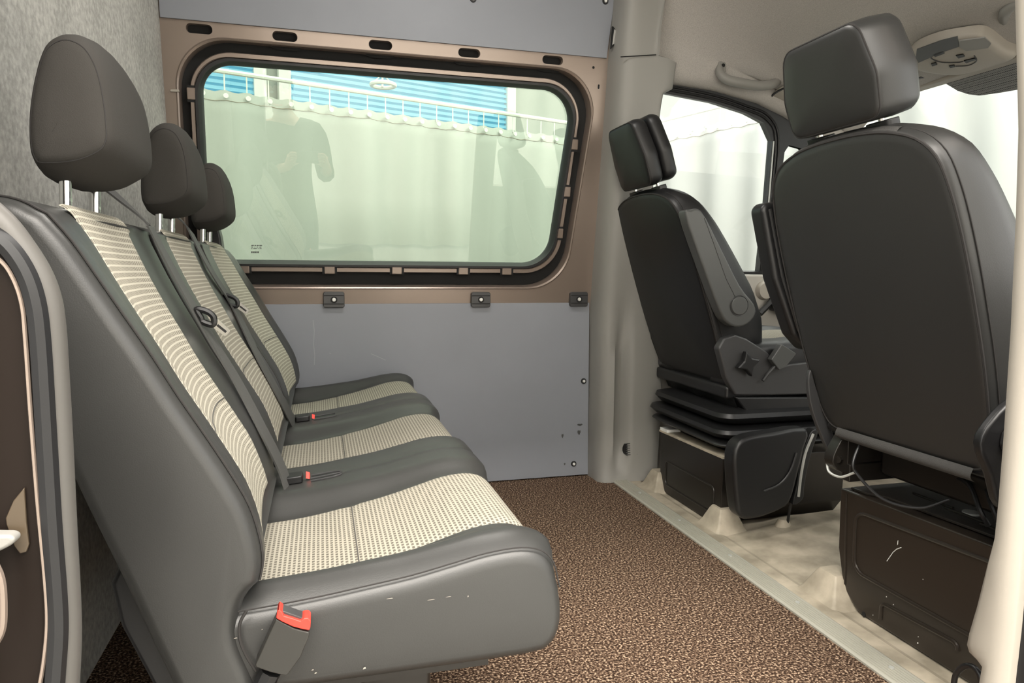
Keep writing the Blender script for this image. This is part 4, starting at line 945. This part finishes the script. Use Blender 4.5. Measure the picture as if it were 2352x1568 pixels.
# ================================================================== near side of the van: door opening
wr = struct(empty('wall_right', (0, .62, 0)), 'near side wall of the van around the open sliding door', 'wall')
B().box((-.47, .56, -.05), (-.262, .66, 1.95)).obj('rear_jamb', M['paint_dark'], wr, smooth=False, bevel=.01)
B().box((-.47, .56, 1.58), (1.02, .66, 1.95)).obj('door_header', M['paint'], wr, smooth=False, bevel=.01)
B().box((.94, .56, -.05), (2.3, .62, .72)).obj('passenger_door_skin', M['paint'], wr, smooth=False)
B().box((1.02, .56, 1.38), (1.95, .64, 1.95)).obj('roof_side', M['paint'], wr, smooth=False)
YJ = .600
jp = [onY(u, v, YJ) for u, v in ((-90, 520), (-20, 545), (20, 590), (52, 650), (70, 720), (80, 800), (92, 1000), (106, 1200), (113, 1330), (116, 1440), (108, 1600), (100, 1700), (-90, 1700))]
B().prism(jp, (0, .03, 0)).obj('jamb_panel', M['jamb'], wr, bevel=.006, seg=3)
B().tube(smooth_path([onY(u, v, YJ - .004) for u, v in ((-60, 560), (0, 598), (30, 640), (50, 700), (58, 780), (70, 950), (86, 1150), (103, 1330), (108, 1430), (100, 1520), (86, 1600), (70, 1700))], 6), .0016, 6).obj('pressed_edge', M['paint'], wr)
B().tube(smooth_path([onY(u, v, YJ) for u, v in ((-60, 515), (10, 560), (55, 620), (80, 690), (92, 780), (103, 950), (118, 1200), (130, 1360), (133, 1450), (126, 1560), (118, 1700))], 6), .0075, 8).obj('seal_groove', M['black_rubber'], wr)
sl = struct(B().tube(smooth_path([onY(u, v, YJ + .012) for u, v in ((-70, 455), (0, 515), (40, 565), (80, 628), (103, 690), (113, 760), (119, 850), (128, 1000), (138, 1200), (148, 1380), (150, 1480), (144, 1600), (136, 1700))], 8), .0118, 12).obj('trim_4', M['grey_rubber']), 'grey rubber seal around the sliding door opening', 'door seal')
cp_ = onY(5, 1246, YJ - .02)
st = thing('striker_catch', 'pale curved catch sticking in at the left picture edge', 'door catch', cp_)
B().prism(smooth_path([onY(u, v, YJ - .02) for u, v in ((-60, 1228), (0, 1229), (22, 1230), (33, 1238), (28, 1250), (0, 1266), (-60, 1290))], 3), (0, .014, 0)).obj('catch', M['trim'], st, bevel=.003)
B().tube(smooth_path([onY(u, v, YJ - .02) for u, v in ((-20, 1280), (2, 1330), (7, 1400), (2, 1450), (-20, 1490))], 4), .003, 8).obj('wire', M['paint'], st)
B().prism([onY(u, v, YJ - .003) for u, v in ((12, 1190), (30, 1150), (55, 1120), (60, 1200), (66, 1250), (60, 1268), (45, 1272), (32, 1255), (14, 1205))], (0, .003, 0)).obj('grease_patch', M['grease'], st, bevel=.001)
# right pillar cover
t3 = struct(empty('trim_3', (.86, .72, 0)), 'grey pillar cover at the right edge of the picture, coloured paler as lit', 'pillar trim')
XB2 = .865
inn = [(2331, -60), (2336, 100), (2340, 300), (2334, 500), (2322, 760), (2306, 1000), (2294, 1150), (2285, 1235), (2270, 1290), (2245, 1390), (2226, 1455), (2221, 1480), (2226, 1497), (2245, 1516), (2258, 1530), (2252, 1560), (2240, 1620), (2235, 1700)]
mid = [(2345, -60), (2349, 100), (2356, 300), (2350, 500), (2338, 760), (2322, 1000), (2310, 1150), (2302, 1235), (2294, 1290), (2284, 1390), (2276, 1455), (2273, 1480), (2271, 1497), (2270, 1516), (2268, 1530), (2264, 1560), (2260, 1620), (2258, 1700)]
outp = [(2440, -60), (2440, 100), (2430, 300), (2410, 500), (2390, 760), (2366, 1000), (2352, 1150), (2344, 1235), (2340, 1290), (2331, 1390), (2325, 1455), (2322, 1480), (2320, 1497), (2318, 1516), (2316, 1530), (2313, 1560), (2308, 1620), (2302, 1700)]
rows = []
for a, c, e in zip(inn, mid, outp):
    pa_, pc, pe = onX(*a, XB2), onX(*c, XB2 - .012), onX(*e, XB2 - .004)
    rows.append([pa_ + Vector((.10, .004, 0)), pa_ + Vector((.012, .003, 0)), pa_ + Vector((.003, .0008, 0)), pa_, pa_.lerp(pc, .3) - Vector((.004, 0, 0)), pc, pc.lerp(pe, .5) - Vector((.002, 0, 0)), pe, pe + Vector((.004, -.002, 0)), pe + Vector((.05, -.004, 0))])
B().loft(rows, closed=False).obj('pillar_cover', M['trim_light'], t3, angle=60)  # same plastic as the left pillar; its brighter light is put into the colour
bl_ = [[onX(u + d, v, XB2 + .012) for d in (-2, 10, 22, 60, 140)] for u, v in outp]
bl_ = [[p + Vector((dx, 0, 0)) for p, dx in zip(r, (.0, -.014, -.004, .0, .0))] for r in bl_]
B().loft(bl_, closed=False).obj('door_edge_seal', M['black_rubber'], t3)
# loop of cable by the pillar foot
lc2 = thing('cable_loop', 'black looped cable at the foot of the right pillar', 'cable', onX(2220, 1560, .93))
B().tube(smooth_path([onX(u, v, .90) for u, v in ((2188, 1640), (2191, 1570), (2198, 1545), (2215, 1530), (2232, 1530), (2246, 1542), (2254, 1565), (2256, 1640))], 6), .0042, 10).obj('cable', M['black_plastic'], lc2)
for k in (0, 1): B().cyl(onX(2192 + 62 * k, 1600, .90), (0, 0, -1), .0055, .012, 10).obj('cable_sleeve', M['steel'], lc2)

# ================================================================== the hall outside
struct(B().box((-14, -14, -.66), (14, 14, -.62)).obj('floor_hall', M['concrete'], smooth=False), 'concrete hall floor outside the van', 'floor')
A_, Bc, Cc = Vector((-4.2, 3.09, 0)), Vector((2.24, 5.13, 0)), Vector((3.55, .9, 0))
def curtain(name, P, Q, amp, lam, z0, z1, label, cm='curtain', hk0=0.0, side=-1):
    d = Q - P; L = d.length; d.normalize(); n = Vector((-d.y, d.x, 0)); N = int(L / .03); b = B()
    V = []
    for z in (z0, z0 + .5, z1 - .45, z1 - .12, z1):
        k = 1.0 if z < z1 - .2 else (.55 if z < z1 else .18)
        V.append([P + d * (L * i / N) + n * (amp * k * (math.sin(2 * math.pi * L * i / N / lam + .6 * math.sin(i * .11)) + .5 * math.sin(2 * math.pi * L * i / N / lam * .47 + 1))) + Vector((0, 0, z - (.012 * math.sin(math.pi * L * i / N / .118) ** 2 if z == z1 else 0))) for i in range(N + 1)])
    b.loft(V, closed=False)
    t = thing(name, label, 'curtain', (P + Q) / 2 + Vector((0, 0, z0)))
    cl = b.obj('curtain_cloth', M[cm], t, angle=80); md = cl.modifiers.new('thickness', 'SOLIDIFY'); md.thickness = .003
    hm = [p.lerp(q, .45) + n * side * .004 for p, q in zip(V[-1], V[-2])]
    B().tube(hm, .0022, 4).obj('hem_line', M['trim_light'], t)
    B().tube([P + Vector((0, 0, z1 + .10)), Q + Vector((0, 0, z1 + .10))], .014, 8).obj('curtain_rail', M['white'], t)
    sp_ = .118; cnt = int(L / sp_); k0 = int(cnt * hk0)
    for i in range(k0, min(cnt, k0 + 50)):
        c = P + d * (sp_ * i) + Vector((0, 0, z1)); sd_ = n * side
        hk = B(); hk.tube([c + Vector((0, 0, .10)), c + Vector((0, 0, -.02))], .004, 5); hk.cyl(c + Vector((0, 0, -.035)) + sd_ * .022, sd_, .014, .012, 10)
        hk.obj('hook', M['white'], t)
    return t
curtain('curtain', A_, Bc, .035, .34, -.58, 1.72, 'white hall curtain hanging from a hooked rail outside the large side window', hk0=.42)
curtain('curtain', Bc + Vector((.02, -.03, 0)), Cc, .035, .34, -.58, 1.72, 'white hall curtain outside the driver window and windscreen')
curtain('curtain', Vector((4.5, -2.9, 0)), Vector((-4.5, -2.9, 0)), .035, .34, -.58, 2.6, 'pale backdrop curtain added behind the photographer, seen only in reflection', 'curtain_bounce')  # bright backdrop added for the window reflection and light through the door
# hall wall with blue daylit blinds beyond the curtain
hw_ = struct(empty('wall_hall', (0, 7.2, 0)), 'hall wall with daylit blinds beyond the curtain', 'wall')
D_ = (Bc - A_).normalized(); Nn = Vector((-D_.y, D_.x, 0)); O_ = A_ + Nn * 2.0
def hp_(a, z, off=0.0): return O_ + D_ * a + Nn * -off + Vector((0, 0, z))
bm_ = emit_mat('daylit window', (.15, .48, .76), 1.0); M['slat'] = mat('pale blue blind slat', (.22, .50, .70), .6)
B().prism([hp_(-3, -.6), hp_(11, -.6), hp_(11, 5), hp_(-3, 5)], Nn * .1).obj('hall_wall_plate', M['curtain'], hw_, smooth=False)
wn = 5
for a0, a1, lab in ((.2, 4.55, 'left'), (4.75, 7.0, 'right')):
    win_ = struct(empty('window_%d' % wn, hp_((a0 + a1) / 2, 1.6)), 'blue daylit hall window with horizontal blinds, the %s one' % lab, 'window'); wn += 1
    B().prism([hp_(a0, 1.6, .02), hp_(a1, 1.6, .02), hp_(a1, 2.9, .02), hp_(a0, 2.9, .02)], Nn * .01).obj('pane', bm_, win_, smooth=False)
    sb = B()
    for k in range(26):
        z = 1.62 + k * .05
        sb.add([hp_(a0 + .05, z, .06), hp_(a1 - .05, z, .06), hp_(a1 - .05, z + .030, .05), hp_(a0 + .05, z + .030, .05)], [(0, 1, 2, 3)])
    o = sb.obj('blind', M['slat'], win_, smooth=False); o.modifiers.new('thickness', 'SOLIDIFY').thickness = .003
    fr_ = B()
    for a in (a0, a1): fr_.prism([hp_(a - .05, 1.55, .08), hp_(a + .05, 1.55, .08), hp_(a + .05, 2.95, .08), hp_(a - .05, 2.95, .08)], Nn * .06)
    fr_.obj('window_frame', M['white'], win_, smooth=False)
pl = thing('pendant_lamp', 'round white ring lamp hanging before the blue blinds', 'lamp', hp_(3.95, 2.0, 1.2))
c0 = onY(880, 195, 5.4)
B().tube([c0 + Vector((.085 * math.cos(a), .085 * math.sin(a), 0)) for a in [2 * math.pi * q / 24 for q in range(24)]], .016, 8, closed=True).obj('lamp_ring', M['white'], pl)
B().tube([c0 + Vector((0, .06, .0)), c0 + Vector((0, .06, 1.2))], .008, 6).obj('lamp_rod', M['white'], pl)
B().tube([c0 + Vector((-.085, 0, .0)), c0 + Vector((0, .06, .09)), c0 + Vector((.085, 0, 0))], .005, 6).obj('lamp_yoke', M['white'], pl)

# ================================================================== the photographer, seen only as a reflection in the side window
def skin_body(name, nodes, edges, root, m, parent=None, lv=1):
    me = bpy.data.meshes.new(name); keys = list(nodes); me.from_pydata([nodes[k][0] for k in keys], [], [(keys.index(a), keys.index(b_)) for a, b_ in edges])
    o = link(name, me, m, parent)
    md = o.modifiers.new('skin', 'SKIN'); md.use_smooth_shade = True
    if not me.skin_vertices: me.skin_vertices.new()
    for i, k in enumerate(keys):
        r = nodes[k][1]; me.skin_vertices[0].data[i].radius = r if isinstance(r, tuple) else (r, r)
        me.skin_vertices[0].data[i].use_root = (k == root)
    sd_ = o.modifiers.new('smooth', 'SUBSURF'); sd_.levels = lv; sd_.render_levels = lv
    return o
X0 = -.185                                              # body axis; he stands on the hall floor just outside the door
N_ = {'pelvis': ((X0, -.34, .33), (.15, .11)), 'waist': ((X0, -.34, .52), (.135, .10)), 'chest': ((X0 - .01, -.33, .78), (.155, .11)), 'collar': ((X0 - .02, -.335, .93), (.10, .08)),
      'neck': ((X0 - .035, -.33, 1.01), .055), 'skull_low': ((X0 - .05, -.30, 1.10), (.070, .080)), 'skull': ((X0 - .052, -.305, 1.20), (.078, .095)), 'crown': ((X0 - .052, -.315, 1.27), (.055, .065)),
      'nose': ((X0 - .052, -.195, 1.13), .012), 'chin': ((X0 - .050, -.235, 1.055), .026)}
E_ = [('pelvis', 'waist'), ('waist', 'chest'), ('chest', 'collar'), ('collar', 'neck'), ('neck', 'skull_low'), ('skull_low', 'skull'), ('skull', 'crown'), ('skull_low', 'nose'), ('skull_low', 'chin')]
for sd_, sx in (('l', -1), ('r', 1)):
    N_['ear' + sd_] = ((X0 - .052 + sx * .085, -.315, 1.15), .016); E_.append(('skull_low', 'ear' + sd_))
    N_['shoulder' + sd_] = ((X0 + sx * .185, -.34, .88), .062); N_['elbow' + sd_] = ((X0 + sx * .235, -.27, .58), .045)
    tx = -.062 + sx * .085
    N_['wrist' + sd_] = ((tx + sx * .035, -.085, .665), .030); N_['palm' + sd_] = ((tx + sx * .022, -.045, .715), (.034, .018))
    E_ += [('chest', 'shoulder' + sd_), ('shoulder' + sd_, 'elbow' + sd_), ('elbow' + sd_, 'wrist' + sd_), ('wrist' + sd_, 'palm' + sd_)]
    for q, (dz, ln) in enumerate(((.040, .92), (.018, 1.0), (-.004, .95), (-.024, .8))):           # four fingers wrapped round the phone's back edge
        b0 = Vector((tx + sx * .020, -.036, .725 + dz * .7)); b1 = b0 + Vector((-sx * .012, .026, .012)); b2 = b1 + Vector((-sx * .034 * ln, .004, -.004)); 
        for nm, pp, rr in (('a', b0, .0095), ('b', b1, .0088), ('c', b2, .0078)): N_['f%s%d%s' % (sd_, q, nm)] = (tuple(pp), rr)
        E_ += [('palm' + sd_, 'f%s%da' % (sd_, q)), ('f%s%da' % (sd_, q), 'f%s%db' % (sd_, q)), ('f%s%db' % (sd_, q), 'f%s%dc' % (sd_, q))]
    t0_ = Vector((tx - sx * .004, -.045, .690)); t1_ = t0_ + Vector((-sx * .028, .008, .018)); t2_ = t1_ + Vector((-sx * .022, .004, .010))
    for nm, pp, rr in (('a', t0_, .012), ('b', t1_, .010), ('c', t2_, .0085)): N_['t%s%s' % (sd_, nm)] = (tuple(pp), rr)
    E_ += [('palm' + sd_, 't%sa' % sd_), ('t%sa' % sd_, 't%sb' % sd_), ('t%sb' % sd_, 't%sc' % sd_)]
    N_['hip' + sd_] = ((X0 + sx * .095, -.345, .25), .090); N_['knee' + sd_] = ((X0 + sx * .10, -.335, -.14), .060); N_['ankle' + sd_] = ((X0 + sx * .105, -.36, -.54), .042)
    N_['heel' + sd_] = ((X0 + sx * .105, -.385, -.590), .030); N_['toe' + sd_] = ((X0 + sx * .12, -.19, -.592), .030)
    E_ += [('pelvis', 'hip' + sd_), ('hip' + sd_, 'knee' + sd_), ('knee' + sd_, 'ankle' + sd_), ('ankle' + sd_, 'heel' + sd_), ('ankle' + sd_, 'toe' + sd_)]
person = tag(skin_body('person', N_, E_, 'pelvis', M['skin']), 'person in a black shirt holding a phone, reflected in the side window', 'person')
for k_ in N_:
    if k_ in ('chest', 'collar', 'neck', 'skull_low', 'skull', 'crown', 'nose', 'chin') or k_[:3] == 'ear' or k_[:5] == 'shoul': N_[k_] = ((N_[k_][0][0], N_[k_][0][1], N_[k_][0][2] - .065), N_[k_][1])
bpy.context.view_layer.update()
_dg = bpy.context.evaluated_depsgraph_get(); _ev = person.evaluated_get(_dg); _me = _ev.to_mesh()
_BV = [(v.co.copy(), v.normal.copy()) for v in _me.vertices]; _BF = [list(p.vertices) for p in _me.polygons]; _ev.to_mesh_clear()
def garment(name, m, test, off):
    """clothing that follows the body: the faces passing TEST, moved out by OFF"""
    F = [f for f in _BF if test(sum((_BV[i][0] for i in f), Vector()) / len(f))]
    ids = sorted({i for f in F for i in f}); mp = {i: k for k, i in enumerate(ids)}
    o = obj(name, [_BV[i][0] + _BV[i][1] * off for i in ids], [[mp[i] for i in f] for f in F], m, person, angle=80)
    md = o.modifiers.new('thickness', 'SOLIDIFY'); md.thickness = .004; md.offset = 1; return o
HX = X0 - .05
garment('shirt', M['shirt'], lambda c: .24 < c.z < .93 - (.10 if False else 0) and (c.y < -.125 or abs(c.x - X0) < .10) and c.y < -.11 and not (c.z > .905 and abs(c.x - HX) < .075), .012)
garment('trousers', M['trousers'], lambda c: -.555 < c.z < .29, .008)
garment('hair', M['hair'], lambda c: c.z > 1.135 or (c.z > .99 and c.y < -.335 and abs(c.x - HX) < .11), .010)
for sx in (-1, 1):
    B().loft([[Vector((X0 - .052 + sx * .032 + .012 * math.cos(a) * k, -.222 + d, 1.10 + .008 * math.sin(a) * k)) for a in [2 * math.pi * q / 10 for q in range(10)]] for k, d in ((.2, .006), (.8, .003), (1, 0), (.8, -.012))]).obj('eye', M['white'], person)
B().tube(smooth_path([Vector((X0 - .08, -.212, 1.027)), Vector((X0 - .052, -.204, 1.024)), Vector((X0 - .024, -.212, 1.027))], 4), .005, 6).obj('mouth', M['red'], person)
ph = thing('smartphone', 'dark phone held up in both hands of the reflected person', 'phone', (-.062, -.018, .74))
pb_ = B().prism(rpoly([Vector((-.138, -.022, .703)), Vector((.014, -.022, .703)), Vector((.014, -.022, .777)), Vector((-.138, -.022, .777))], .010, 5), (0, .008, 0)).obj('phone_body', M['black_plastic'], ph, bevel=.002)
B().cyl((0, -.014, .74), (0, 1, 0), .007, .002, 16).obj('lens', M['void'], pb_)
